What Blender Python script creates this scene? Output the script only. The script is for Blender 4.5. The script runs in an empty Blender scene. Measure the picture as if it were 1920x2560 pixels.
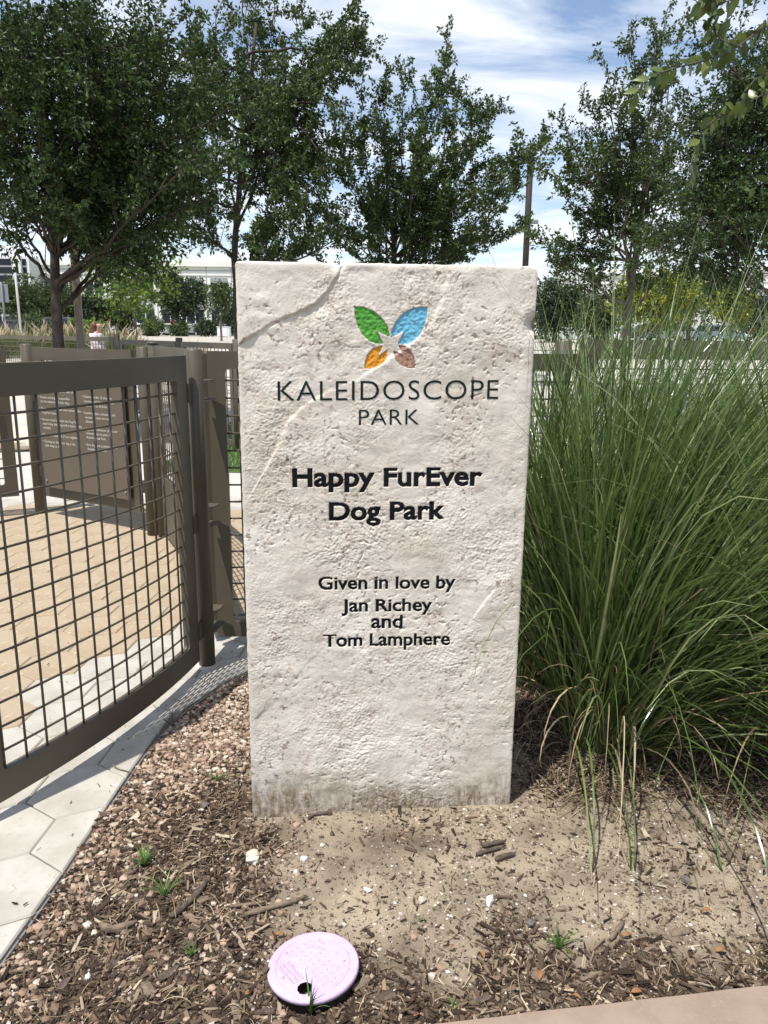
import bpy, bmesh, math, random
import numpy as np
from mathutils import Vector, Matrix, noise as mnoise

random.seed(7); RNG = np.random.default_rng(7)
sc = bpy.context.scene
COL = sc.collection
R = math.radians

# ------------------------------------------------------------------ camera
CAM_H, PITCH, ROLL, FPX = 1.45, R(13.0), R(0.6), 1923.0
cam_d = bpy.data.cameras.new('camera'); cam = bpy.data.objects.new('camera', cam_d); COL.objects.link(cam)
cam_d.sensor_fit = 'VERTICAL'; cam_d.sensor_height = 24.0; cam_d.lens = 24.0*FPX/2560.0
cam_d.clip_start = 0.05; cam_d.clip_end = 3000
cam.matrix_world = Matrix.Translation((0, 0, CAM_H)) @ Matrix.Rotation(R(90)-PITCH, 4, 'X') @ Matrix.Rotation(ROLL, 4, 'Z')
sc.camera = cam
sc.render.resolution_x, sc.render.resolution_y = 768, 1024

# ------------------------------------------------------------------ sun, sky, exposure
SUN_AZ = R(38.0)      # to the left of "behind the viewer"
SUN_EL = R(67.0)
to_sun = Vector((-math.sin(SUN_AZ)*math.cos(SUN_EL), -math.cos(SUN_AZ)*math.cos(SUN_EL), math.sin(SUN_EL)))
sl = bpy.data.lights.new('sun', 'SUN'); sl.energy = 4.9; sl.angle = R(0.55); sl.color = (1.0, 0.965, 0.91)
sun = bpy.data.objects.new('sun', sl); COL.objects.link(sun)
sun.rotation_euler = to_sun.to_track_quat('Z', 'Y').to_euler(); sun.location = to_sun*50

world = bpy.data.worlds.new('World'); sc.world = world; world.use_nodes = True
nt = world.node_tree; nt.nodes.clear()
def wn(t, **k):
    n = nt.nodes.new(t)
    for a, b in k.items(): setattr(n, a, b)
    return n
wout = wn('ShaderNodeOutputWorld'); wbg = wn('ShaderNodeBackground'); wbg.inputs['Strength'].default_value = 0.13
sky = wn('ShaderNodeTexSky', sky_type='NISHITA', sun_disc=False)
sky.sun_elevation = SUN_EL; sky.sun_rotation = math.atan2(to_sun.x, to_sun.y); sky.air_density = 1.0; sky.dust_density = 0.3; sky.ozone_density = 3.0
tc = wn('ShaderNodeTexCoord'); sep = wn('ShaderNodeSeparateXYZ'); nt.links.new(tc.outputs['Generated'], sep.inputs[0])
def wm(op, a, b=None):
    n = wn('ShaderNodeMath', operation=op)
    for i, q in enumerate((a, b)):
        if q is None: continue
        if isinstance(q, (int, float)): n.inputs[i].default_value = q
        else: nt.links.new(q, n.inputs[i])
    return n.outputs[0]
zz = wm('ADD', wm('MAXIMUM', sep.outputs['Z'], 0.0), 0.10)
cmb = wn('ShaderNodeCombineXYZ')
nt.links.new(wm('DIVIDE', sep.outputs['X'], zz), cmb.inputs[0]); nt.links.new(wm('DIVIDE', sep.outputs['Y'], zz), cmb.inputs[1])
mp = wn('ShaderNodeMapping'); mp.inputs['Rotation'].default_value = (0, 0, R(38)); mp.inputs['Scale'].default_value = (0.60, 1.05, 1); mp.inputs['Location'].default_value = (0.85, 0.25, 0)
nt.links.new(cmb.outputs[0], mp.inputs[0])
n1 = wn('ShaderNodeTexNoise'); n1.inputs['Scale'].default_value = 1.5; n1.inputs['Detail'].default_value = 9; n1.inputs['Roughness'].default_value = 0.58; n1.inputs['Distortion'].default_value = 1.3
nt.links.new(mp.outputs[0], n1.inputs[0])
cr = wn('ShaderNodeValToRGB'); cr.color_ramp.elements[0].position = 0.39; cr.color_ramp.elements[1].position = 0.68
nt.links.new(n1.outputs[0], cr.inputs[0])
mask = wm('ADD', wm('MULTIPLY', cr.outputs[0], 0.74), 0.10)
low = wm('SUBTRACT', 1.0, wm('MINIMUM', wm('MULTIPLY', wm('MAXIMUM', sep.outputs['Z'], 0.0), 3.2), 1.0))
mask = wm('MINIMUM', wm('ADD', mask, wm('MULTIPLY', low, 0.28)), 0.95)
mx = wn('ShaderNodeMix', data_type='RGBA'); nt.links.new(mask, mx.inputs[0]); hs = wn('ShaderNodeHueSaturation'); hs.inputs['Saturation'].default_value = 1.08; nt.links.new(sky.outputs[0], hs.inputs['Color']); nt.links.new(hs.outputs[0], mx.inputs[6])
mx.inputs[7].default_value = (7.6, 7.8, 8.1, 1)
nt.links.new(mx.outputs[2], wbg.inputs['Color']); nt.links.new(wbg.outputs[0], wout.inputs['Surface'])

vs = sc.view_settings
vs.view_transform = 'Standard'; vs.look = 'None'; vs.exposure = 0.28; vs.gamma = 1.0; vs.use_curve_mapping = False
sc.cycles.max_bounces = 8; sc.cycles.transparent_max_bounces = 8

# ------------------------------------------------------------------ helpers
def ray(x, y):
    u, v = (x-960)/FPX, (y-1280)/FPX
    c, s = math.cos(ROLL), math.sin(ROLL)
    u, v = u*c+v*s, -u*s+v*c
    return np.array([u, math.cos(PITCH)-v*math.sin(PITCH), -math.sin(PITCH)-v*math.cos(PITCH)])
def on_z(x, y, z=0.0):          # real point at height z
    d = ray(x, y); return np.array([0, 0, CAM_H])+d*((z-CAM_H)/d[2])
def on_y(x, y, Y):              # real point at distance Y
    d = ray(x, y); return np.array([0, 0, CAM_H])+d*(Y/d[1])

def tag(o, label=None, cat=None, group=None, kind=None):
    if label: o['label'] = label
    if cat: o['category'] = cat
    if group: o['group'] = group
    if kind: o['kind'] = kind
    return o
def attach(o, parent):
    if parent is not None:
        o.parent = parent
        o.matrix_parent_inverse = parent_matrix(parent).inverted()
def parent_matrix(p):
    m = Matrix.LocRotScale(p.location, p.rotation_euler, p.scale)
    if p.parent: m = parent_matrix(p.parent) @ p.matrix_parent_inverse @ m
    return m
def empty(name, loc, label, cat, group=None):
    o = bpy.data.objects.new(name, None); o.empty_display_size = 0.1; o.location = loc; COL.objects.link(o)
    return tag(o, label, cat, group)
def link(name, me, mats=None, parent=None):
    o = bpy.data.objects.new(name, me); COL.objects.link(o)
    if mats is not None and len(me.materials) == 0:
        for m in (mats if isinstance(mats, (list, tuple)) else [mats]): me.materials.append(m)
    attach(o, parent)
    return o
def np_mesh(name, V, F, smooth=False, mi=None):
    """V (n,3); F (m,k) array or list of such arrays"""
    V = np.asarray(V, np.float32).reshape(-1, 3)
    Fs = F if isinstance(F, list) else [F]
    Fs = [np.asarray(f, np.int32) for f in Fs if len(f)]
    me = bpy.data.meshes.new(name)
    me.vertices.add(len(V)); me.vertices.foreach_set('co', V.ravel())
    tot = np.concatenate([np.full(len(f), f.shape[1], np.int32) for f in Fs])
    idx = np.concatenate([f.ravel() for f in Fs])
    st = np.concatenate([[0], np.cumsum(tot)[:-1]]).astype(np.int32)
    me.loops.add(len(idx)); me.loops.foreach_set('vertex_index', idx)
    me.polygons.add(len(tot)); me.polygons.foreach_set('loop_start', st); me.polygons.foreach_set('loop_total', tot)
    if mi is not None: me.polygons.foreach_set('material_index', np.asarray(mi, np.int32))
    me.polygons.foreach_set('use_smooth', np.full(len(tot), smooth))
    me.update(calc_edges=True)
    return me
def merge(parts):
    """[(V,F)] with equal k -> V,F"""
    Vs, Fs, n = [], [], 0
    for V, F in parts:
        Vs.append(np.asarray(V, float).reshape(-1, 3)); Fs.append(np.asarray(F)+n); n += len(Vs[-1])
    return np.concatenate(Vs), np.concatenate(Fs)
def box(c, s, rz=0.0, M=None):
    c = np.array(c, float); s = np.array(s, float)/2
    v = np.array([[x, y, z] for z in (-1, 1) for y in (-1, 1) for x in (-1, 1)])*s
    if rz: v = v @ np.array([[math.cos(rz), math.sin(rz), 0], [-math.sin(rz), math.cos(rz), 0], [0, 0, 1]])
    v = v+c
    return v, np.array([[0, 2, 3, 1], [4, 5, 7, 6], [0, 1, 5, 4], [2, 6, 7, 3], [0, 4, 6, 2], [1, 3, 7, 5]])
def bevel_mesh(me, w=0.004, seg=2):
    bm = bmesh.new(); bm.from_mesh(me)
    bmesh.ops.bevel(bm, geom=list(bm.edges), offset=w, segments=seg, affect='EDGES', profile=0.6, clamp_overlap=True)
    bm.to_mesh(me); bm.free(); return me
def bbox_obj(name, c, s, mat, parent=None, rz=0.0, bev=0.004):
    V, F = box(c, s, rz); me = np_mesh(name, V, F)
    if bev: bevel_mesh(me, bev)
    return link(name, me, mat, parent)
def tubes(P, Rr, sides=6, cap=False):
    """batch of tubes. P (N,K,3), Rr (N,K)"""
    P = np.asarray(P, float); Rr = np.asarray(Rr, float)
    if P.ndim == 2: P = P[None]; Rr = Rr[None]
    N, K, _ = P.shape
    T = np.gradient(P, axis=1); T /= np.linalg.norm(T, axis=2, keepdims=True)+1e-9
    ref = np.where(np.abs(T[:, :1, 2:3]) > 0.9, np.array([1., 0, 0]), np.array([0, 0, 1.]))
    A = np.cross(T, np.broadcast_to(ref, T.shape)); A /= np.linalg.norm(A, axis=2, keepdims=True)+1e-9
    B = np.cross(T, A)
    a = np.linspace(0, 2*np.pi, sides, endpoint=False)
    ring = (A[:, :, None]*np.cos(a)[None, None, :, None]+B[:, :, None]*np.sin(a)[None, None, :, None])*Rr[:, :, None, None]
    V = (P[:, :, None]+ring).reshape(-1, 3)
    n = np.arange(N)[:, None, None]*K*sides; k = np.arange(K-1)[None, :, None]*sides; s = np.arange(sides)[None, None, :]
    s2 = (s+1) % sides
    F = np.stack([n+k+s, n+k+s2, n+k+sides+s2, n+k+sides+s], -1).reshape(-1, 4)
    return V, F
def tube_obj(name, P, r, mat, parent=None, sides=8, smooth=True):
    P = np.asarray(P, float); rr = np.full(len(P), r) if np.isscalar(r) else np.asarray(r, float)
    V, F = tubes(P, rr, sides)
    caps = np.array([list(range(sides))[::-1], list(range(len(V)-sides, len(V)))])
    me = np_mesh(name, V, [F, caps], smooth); 
    return link(name, me, mat, parent)
def post_obj(name, x, y, z0, z1, r, mat, parent=None, sides=16):
    P = np.array([[x, y, z0], [x, y, z1-0.006], [x, y, z1]]); return tube_obj(name, P, np.array([r, r, r*0.86]), mat, parent, sides)
def ribbons(P, W, S):
    """P (N,K,3) widths W (N,K) side vectors S (N,3) or (N,K,3)"""
    N, K, _ = P.shape
    if S.ndim == 2: S = np.repeat(S[:, None], K, 1)
    L = P-S*W[..., None]/2; Rr = P+S*W[..., None]/2
    V = np.stack([L, Rr], 2).reshape(-1, 3)
    n = np.arange(N)[:, None]*K*2; k = np.arange(K-1)[None]*2
    b = (n+k).ravel()
    return V, np.stack([b, b+1, b+3, b+2], -1)
def unit(a): return a/(np.linalg.norm(a, axis=-1, keepdims=True)+1e-9)
def bez(p0, p1, p2, n):
    t = np.linspace(0, 1, n)[:, None]; return (1-t)**2*np.array(p0)+2*t*(1-t)*np.array(p1)+t*t*np.array(p2)
def polyline(pts, n):
    pts = np.asarray(pts, float); d = np.concatenate([[0], np.cumsum(np.linalg.norm(np.diff(pts, axis=0), axis=1))])
    # catmull-rom-ish smooth resample
    t = np.linspace(0, d[-1], n); out = np.stack([np.interp(t, d, pts[:, i]) for i in range(pts.shape[1])], 1)
    for _ in range(2): out[1:-1] = 0.25*out[:-2]+0.5*out[1:-1]+0.25*out[2:]
    return out
# numpy gradient noise -------------------------------------------------------
_perm = np.random.default_rng(3).permutation(4096); _perm = np.concatenate([_perm, _perm])
_ga = np.random.default_rng(4).uniform(0, 2*np.pi, 4096); _g = np.stack([np.cos(_ga), np.sin(_ga)], 1)
def perlin(x, y):
    xi, yi = np.floor(x).astype(int), np.floor(y).astype(int); xf, yf = x-xi, y-yi
    u, v = xf**3*(xf*(6*xf-15)+10), yf**3*(yf*(6*yf-15)+10)
    def g(i, j, dx, dy):
        h = _perm[(_perm[i & 4095]+j) & 4095]; q = _g[h]; return q[..., 0]*dx+q[..., 1]*dy
    a, b = g(xi, yi, xf, yf), g(xi+1, yi, xf-1, yf); c, d = g(xi, yi+1, xf, yf-1), g(xi+1, yi+1, xf-1, yf-1)
    return ((a*(1-u)+b*u)*(1-v)+(c*(1-u)+d*u)*v)*1.5
def fbm(x, y, o=4, gain=0.5):
    s, a = 0, 1.0
    for i in range(o): s = s+a*perlin(x*2**i+17*i, y*2**i-9*i); a *= gain
    return s

# ------------------------------------------------------------------ materials
def mat(name, base, rough=0.7, spec=0.3, metal=0.0, bump=0.0, bscale=60, var=None, vscale=8, var2=None, detail=6, coords='Object', island=None, transl=0.0, tcol=None, bdist=0.01, emit=None):
    """base colour with noise variation towards var (and speckles var2), bump, per-island tint list"""
    m = bpy.data.materials.new(name); m.use_nodes = True; t = m.node_tree; N = t.nodes; p = N['Principled BSDF']; L = t.links
    p.inputs['Roughness'].default_value = rough; p.inputs['Metallic'].default_value = metal
    p.inputs['Specular IOR Level'].default_value = spec
    p.inputs['Base Color'].default_value = (*base, 1)
    co = None
    def coord():
        nonlocal co
        if co is None: co = N.new('ShaderNodeTexCoord').outputs[coords]
        return co
    def noise(s, d, r=0.6):
        n = N.new('ShaderNodeTexNoise'); n.inputs['Scale'].default_value = s; n.inputs['Detail'].default_value = d; n.inputs['Roughness'].default_value = r
        L.new(coord(), n.inputs['Vector']); return n.outputs[0]
    def ramp(src, a, b):
        n = N.new('ShaderNodeMapRange'); n.inputs[1].default_value = a; n.inputs[2].default_value = b; L.new(src, n.inputs[0]); return n.outputs[0]
    def mixc(f, a, b):
        n = N.new('ShaderNodeMix'); n.data_type = 'RGBA'
        if isinstance(f, float): n.inputs[0].default_value = f
        else: L.new(f, n.inputs[0])
        for i, q in ((6, a), (7, b)):
            if isinstance(q, tuple): n.inputs[i].default_value = (*q, 1)
            else: L.new(q, n.inputs[i])
        return n.outputs[2]
    c = base
    if island:
        g = N.new('ShaderNodeNewGeometry'); rr = N.new('ShaderNodeValToRGB'); cr = rr.color_ramp
        while len(cr.elements) > 1: cr.elements.remove(cr.elements[-1])
        for i, (pos, colr) in enumerate(island):
            e = cr.elements[0] if i == 0 else cr.elements.new(pos)
            e.position = pos; e.color = (*colr, 1)
        L.new(g.outputs['Random Per Island'], rr.inputs[0]); c = rr.outputs[0]
    if var: c = mixc(ramp(noise(vscale, detail), 0.38, 0.66), c, var)
    if var2: c = mixc(ramp(noise(vscale*9, 3), 0.56, 0.70), c, var2)
    if not isinstance(c, tuple): L.new(c, p.inputs['Base Color'])
    if bump:
        b = N.new('ShaderNodeBump'); b.inputs['Strength'].default_value = bump; b.inputs['Distance'].default_value = bdist
        L.new(noise(bscale, 6, 0.65), b.inputs['Height']); L.new(b.outputs[0], p.inputs['Normal'])
    if transl:
        tr = N.new('ShaderNodeBsdfTranslucent'); ms = N.new('ShaderNodeMixShader'); ms.inputs[0].default_value = transl
        if tcol: tr.inputs[0].default_value = (*tcol, 1)
        elif not isinstance(c, tuple): L.new(c, tr.inputs[0])
        else: tr.inputs[0].default_value = (*base, 1)
        L.new(p.outputs[0], ms.inputs[1]); L.new(tr.outputs[0], ms.inputs[2]); L.new(ms.outputs[0], N['Material Output'].inputs[0])
    m['mixer'] = 1
    return m
M = {}
M['soil'] = mat('soil', (0.36, 0.295, 0.215), 0.95, 0.1, bump=1.0, bscale=120, var=(0.19, 0.15, 0.11), vscale=5, var2=(0.13, 0.10, 0.075), bdist=0.006, detail=9)
M['earth'] = mat('earth', (0.20, 0.16, 0.11), 0.95, 0.1, var=(0.12, 0.1, 0.07), vscale=0.5)
M['bark'] = mat('bark_mulch', (0.1, 0.07, 0.05), 0.9, 0.15, island=[(0.0, (0.026, 0.018, 0.013)), (0.45, (0.066, 0.044, 0.030)), (0.75, (0.135, 0.094, 0.063)), (0.91, (0.27, 0.20, 0.14)), (1.0, (0.48, 0.40, 0.30))], bump=0.5, bscale=250, bdist=0.003)
M['gravel'] = mat('pink_gravel', (0.4, 0.26, 0.2), 0.85, 0.2, island=[(0.0, (0.11, 0.075, 0.055)), (0.3, (0.25, 0.17, 0.12)), (0.6, (0.37, 0.265, 0.19)), (0.85, (0.44, 0.35, 0.265)), (1.0, (0.54, 0.48, 0.41))], bump=0.4, bscale=300, bdist=0.003)
M['grit'] = mat('sand_grit', (0.4, 0.33, 0.25), 0.95, 0.1, island=[(0.0, (0.05, 0.038, 0.028)), (0.45, (0.16, 0.12, 0.085)), (0.8, (0.38, 0.31, 0.23)), (1.0, (0.62, 0.58, 0.52))])
M['white_paver'] = mat('white_concrete_paver', (0.455, 0.43, 0.38), 0.85, 0.2, var=(0.35, 0.325, 0.275), vscale=5, var2=(0.36, 0.335, 0.29), bump=0.25, bscale=350, bdist=0.002)
M['tan_paver'] = mat('tan_concrete_paver', (0.37, 0.30, 0.21), 0.85, 0.2, var=(0.33, 0.255, 0.17), vscale=3, var2=(0.46, 0.385, 0.28), bump=0.3, bscale=300, bdist=0.002)
M['joint'] = mat('joint_sand', (0.16, 0.13, 0.10), 0.95, 0.1, bump=0.5, bscale=200)
M['pink_kerb'] = mat('pink_concrete', (0.31, 0.235, 0.185), 0.85, 0.2, var=(0.255, 0.19, 0.148), vscale=9, var2=(0.295, 0.225, 0.178), bump=0.35, bscale=220, bdist=0.003)
M['brown'] = mat('brown_painted_steel', (0.080, 0.067, 0.046), 0.45, 0.42, var=(0.098, 0.083, 0.060), vscale=2.5, bump=0.06, bscale=120, bdist=0.001)
M['brown_dk'] = mat('dark_steel', (0.045, 0.038, 0.030), 0.5, 0.4, var=(0.06, 0.05, 0.04), vscale=6)
M['sign_brown'] = mat('sign_brown', (0.115, 0.094, 0.070), 0.5, 0.35, var=(0.125, 0.103, 0.078), vscale=2)
M['ink_white'] = mat('white_print', (0.62, 0.60, 0.55), 0.6, 0.2)
M['alu'] = mat('aluminium_edging', (0.38, 0.38, 0.38), 0.45, 0.5, metal=0.6, var=(0.24, 0.23, 0.22), vscale=9)
M['black_paint'] = mat('black_letter_paint', (0.007, 0.0075, 0.009), 0.7, 0.12, bump=0.5, bscale=220, bdist=0.004)
M['green_ink'] = mat('dark_green_letter_paint', (0.010, 0.019, 0.016), 0.7, 0.12, bump=0.5, bscale=220, bdist=0.004)
for nm, c in (('leaf_green', (0.085, 0.33, 0.045)), ('leaf_blue', (0.16, 0.47, 0.66)), ('leaf_orange', (0.74, 0.30, 0.025)), ('leaf_brown', (0.35, 0.20, 0.15))):
    M[nm] = mat('logo_'+nm, c, 0.55, 0.3, var=tuple(q*0.82 for q in c), vscale=20)
M['lilac'] = mat('lilac_plastic', (0.50, 0.365, 0.525), 0.55, 0.25, var=(0.54, 0.42, 0.555), vscale=7, var2=(0.45, 0.32, 0.475), bump=0.06, bscale=90)
M['lilac_mark'] = mat('lilac_mark', (0.43, 0.285, 0.43), 0.6, 0.25)
M['black_plastic'] = mat('black_plastic', (0.012, 0.012, 0.013), 0.55, 0.3)
M['pale_rock'] = mat('pale_rock', (0.56, 0.46, 0.34), 0.85, 0.2, var=(0.62, 0.57, 0.48), vscale=18, bump=0.5, bscale=80)
M['white_rock'] = mat('white_rock', (0.66, 0.63, 0.58), 0.85, 0.2, var=(0.5, 0.48, 0.45), vscale=25, bump=0.5, bscale=80)
M['dark_rock'] = mat('dark_stone', (0.11, 0.10, 0.095), 0.85, 0.2, var=(0.16, 0.14, 0.12), vscale=25, bump=0.5, bscale=80)
M['stick'] = mat('weathered_stick', (0.22, 0.17, 0.12), 0.9, 0.15, var=(0.13, 0.10, 0.075), vscale=60, bump=0.5, bscale=160)
M['dstick'] = mat('dark_stick', (0.075, 0.055, 0.042), 0.9, 0.15, var=(0.14, 0.11, 0.085), vscale=60, bump=0.5, bscale=160)
M['dryleaf'] = mat('orange_dry_leaf', (0.27, 0.135, 0.06), 0.7, 0.2, var=(0.19, 0.10, 0.05), vscale=40)
M['grass_blade'] = mat('grass_blade', (0.08, 0.13, 0.04), 0.26, 0.8, island=[(0.0, (0.050, 0.088, 0.020)), (0.45, (0.105, 0.165, 0.042)), (0.80, (0.185, 0.25, 0.080)), (1.0, (0.40, 0.45, 0.24))], transl=0.30)
M['dry_blade'] = mat('dry_blade', (0.42, 0.33, 0.19), 0.6, 0.3, island=[(0.0, (0.16, 0.115, 0.065)), (0.6, (0.30, 0.23, 0.135)), (1.0, (0.50, 0.41, 0.27))], transl=0.15)
M['weed'] = mat('weed', (0.08, 0.17, 0.035), 0.4, 0.4, island=[(0, (0.06, 0.13, 0.03)), (1, (0.13, 0.24, 0.05))], transl=0.2)
M['trunk'] = mat('elm_bark', (0.082, 0.068, 0.057), 0.95, 0.1, var=(0.045, 0.038, 0.032), vscale=9, bump=0.8, bscale=30, bdist=0.02)
M['trunk_dk'] = mat('dark_bark', (0.06, 0.05, 0.043), 0.95, 0.1, var=(0.10, 0.085, 0.07), vscale=9, bump=0.8, bscale=30, bdist=0.02)
M['trunk_gr'] = mat('grey_bark', (0.17, 0.15, 0.13), 0.95, 0.1, var=(0.10, 0.085, 0.07), vscale=7, bump=0.8, bscale=30, bdist=0.02)
def leafmat(n, d, mcol, l, tr=0.22, rough=0.42):
    return mat(n, mcol, rough, 0.28, island=[(0, d), (0.55, mcol), (0.9, l), (1.0, tuple(q*1.3 for q in l))], transl=tr)
M['leaf_elm'] = leafmat('elm_leaf', (0.020, 0.036, 0.011), (0.038, 0.068, 0.019), (0.072, 0.115, 0.028), 0.28)
M['leaf_elm2'] = leafmat('elm_leaf_grey', (0.030, 0.052, 0.017), (0.062, 0.098, 0.031), (0.12, 0.165, 0.052), 0.32)
M['leaf_bright'] = leafmat('bright_leaf', (0.06, 0.10, 0.02), (0.12, 0.20, 0.03), (0.20, 0.30, 0.05), 0.35)
M['leaf_yellow'] = leafmat('yellow_green_leaf', (0.10, 0.13, 0.02), (0.19, 0.22, 0.03), (0.33, 0.34, 0.05), 0.3)
M['leaf_oak'] = leafmat('oak_leaf', (0.022, 0.036, 0.018), (0.04, 0.062, 0.028), (0.066, 0.094, 0.040), 0.12)
M['leaf_mid'] = leafmat('mid_leaf', (0.035, 0.055, 0.020), (0.062, 0.092, 0.030), (0.10, 0.14, 0.045), 0.18)
M['leaf_near'] = leafmat('near_leaf', (0.045, 0.075, 0.022), (0.075, 0.115, 0.032), (0.13, 0.17, 0.05), 0.35, 0.35)
M['lawn'] = mat('lawn', (0.085, 0.135, 0.030), 0.8, 0.2, var=(0.055, 0.095, 0.022), vscale=4, var2=(0.12, 0.17, 0.045), bump=0.6, bscale=90)
M['concrete'] = mat('concrete', (0.50, 0.47, 0.42), 0.9, 0.2, var=(0.43, 0.40, 0.35), vscale=0.6, bump=0.1, bscale=60)
M['asphalt'] = mat('lot_concrete', (0.42, 0.38, 0.32), 0.9, 0.2, var=(0.36, 0.33, 0.28), vscale=0.15)
M['bldg'] = mat('white_precast', (0.80, 0.785, 0.74), 0.85, 0.2, var=(0.74, 0.725, 0.68), vscale=0.25)
M['bldg_gap'] = mat('precast_joint', (0.40, 0.39, 0.37), 0.9, 0.1)
M['spandrel'] = mat('grey_spandrel', (0.30, 0.31, 0.31), 0.4, 0.4)
M['glass'] = mat('dark_glass', (0.016, 0.021, 0.028), 0.25, 0.25)
M['white_metal'] = mat('white_metal', (0.70, 0.70, 0.69), 0.45, 0.4)
M['grey_metal'] = mat('grey_metal', (0.25, 0.26, 0.27), 0.5, 0.4, metal=0.3)
M['pole_brown'] = mat('bronze_pole', (0.16, 0.13, 0.095), 0.5, 0.4, var=(0.14, 0.115, 0.085), vscale=3)
M['pole_dark'] = mat('dark_timber_pole', (0.035, 0.028, 0.023), 0.7, 0.3, var=(0.05, 0.04, 0.032), vscale=5)
M['stop_red'] = mat('stop_red', (0.46, 0.03, 0.035), 0.5, 0.3)
M['shirt'] = mat('white_blouse', (0.74, 0.67, 0.68), 0.8, 0.2, var=(0.66, 0.58, 0.60), vscale=14)
M['skin'] = mat('skin', (0.50, 0.30, 0.22), 0.55, 0.35)
M['hair'] = mat('brown_hair', (0.10, 0.048, 0.026), 0.5, 0.4, var=(0.17, 0.085, 0.045), vscale=25)
M['trousers'] = mat('dark_trousers', (0.04, 0.045, 0.06), 0.8, 0.2)
M['tyre'] = mat('tyre', (0.02, 0.02, 0.02), 0.8, 0.2); M['rim'] = mat('rim', (0.4, 0.4, 0.41), 0.3, 0.5, metal=0.8)
M['lamp_clear'] = mat('headlamp', (0.6, 0.62, 0.64), 0.1, 0.6); M['lamp_red'] = mat('tail_lamp', (0.35, 0.02, 0.02), 0.2, 0.5)
for nm, c in (('white', (0.72, 0.72, 0.71)), ('silver', (0.42, 0.44, 0.46)), ('blue', (0.20, 0.26, 0.33)), ('dark', (0.05, 0.052, 0.056))):
    M['car_'+nm] = mat('car_paint_'+nm, c, 0.25, 0.5, metal=0.2)
M['plume'] = mat('tan_plume', (0.46, 0.36, 0.23), 0.8, 0.2, island=[(0, (0.34, 0.25, 0.14)), (1, (0.56, 0.47, 0.33))], transl=0.2)
M['far_grass'] = mat('fountain_grass', (0.12, 0.16, 0.05), 0.5, 0.3, island=[(0, (0.07, 0.11, 0.03)), (0.7, (0.13, 0.18, 0.05)), (1, (0.23, 0.25, 0.10))], transl=0.2)

# stone with its own colour patches, brown specks and the dirt splashed on its foot
def stone_mat():
    m = bpy.data.materials.new('cream_limestone'); m.use_nodes = True; t = m.node_tree; N = t.nodes; L = t.links; p = N['Principled BSDF']
    p.inputs['Roughness'].default_value = 0.85; p.inputs['Specular IOR Level'].default_value = 0.25
    tcn = N.new('ShaderNodeTexCoord'); co = tcn.outputs['Object']
    def noise(s, d=6, r=0.6, dist=0.0, vec=None):
        n = N.new('ShaderNodeTexNoise'); n.inputs['Scale'].default_value = s; n.inputs['Detail'].default_value = d; n.inputs['Roughness'].default_value = r; n.inputs['Distortion'].default_value = dist
        L.new(vec or co, n.inputs['Vector']); return n.outputs[0]
    def rmp(s, a, b, lo=0.0, hi=1.0):
        n = N.new('ShaderNodeMapRange'); n.inputs[1].default_value = a; n.inputs[2].default_value = b; n.inputs[3].default_value = lo; n.inputs[4].default_value = hi; L.new(s, n.inputs[0]); return n.outputs[0]
    def mul(a, b):
        n = N.new('ShaderNodeMath'); n.operation = 'MULTIPLY'; L.new(a, n.inputs[0]); L.new(b, n.inputs[1]); return n.outputs[0]
    def mix(f, a, b):
        n = N.new('ShaderNodeMix'); n.data_type = 'RGBA'; L.new(f, n.inputs[0])
        for i, q in ((6, a), (7, b)):
            if isinstance(q, tuple): n.inputs[i].default_value = (*q, 1)
            else: L.new(q, n.inputs[i])
        return n.outputs[2]
    c = mix(rmp(noise(5, 6), 0.36, 0.64), (0.68, 0.635, 0.57), (0.585, 0.53, 0.455))
    c = mix(rmp(noise(13, 8, 0.7, 0.6), 0.55, 0.72), c, (0.46, 0.38, 0.315))
    c = mix(rmp(noise(3.5, 4), 0.58, 0.72), c, (0.72, 0.685, 0.625))
    c = mix(mul(rmp(noise(70, 3, 0.6), 0.56, 0.66), rmp(noise(7, 3), 0.44, 0.60)), c, (0.27, 0.20, 0.155))
    sp = N.new('ShaderNodeSeparateXYZ'); L.new(co, sp.inputs[0])
    mpn = N.new('ShaderNodeMapping'); mpn.inputs['Scale'].default_value = (1, 1, 0.28); L.new(co, mpn.inputs[0])
    stain_h = rmp(noise(6, 4), 0.3, 0.7, 0.05, 0.17)
    sub = N.new('ShaderNodeMath'); sub.operation = 'SUBTRACT'; L.new(stain_h, sub.inputs[0]); L.new(sp.outputs['Z'], sub.inputs[1])
    st = mul(rmp(sub.outputs[0], -0.03, 0.07), rmp(noise(55, 6, 0.75, 0.8, mpn.outputs[0]), 0.36, 0.58, 0.25, 1.0))
    c = mix(st, c, (0.20, 0.15, 0.095))
    L.new(c, p.inputs['Base Color'])
    b = N.new('ShaderNodeBump'); b.inputs['Strength'].default_value = 0.55; b.inputs['Distance'].default_value = 0.004
    L.new(noise(230, 6, 0.75), b.inputs['Height']); L.new(b.outputs[0], p.inputs['Normal'])
    return m
M['stone'] = stone_mat()
M['stone_cut'] = mat('sawn_limestone', (0.66, 0.62, 0.57), 0.85, 0.2, var=(0.6, 0.55, 0.5), vscale=9, bump=0.3, bscale=120, bdist=0.003)

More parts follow.
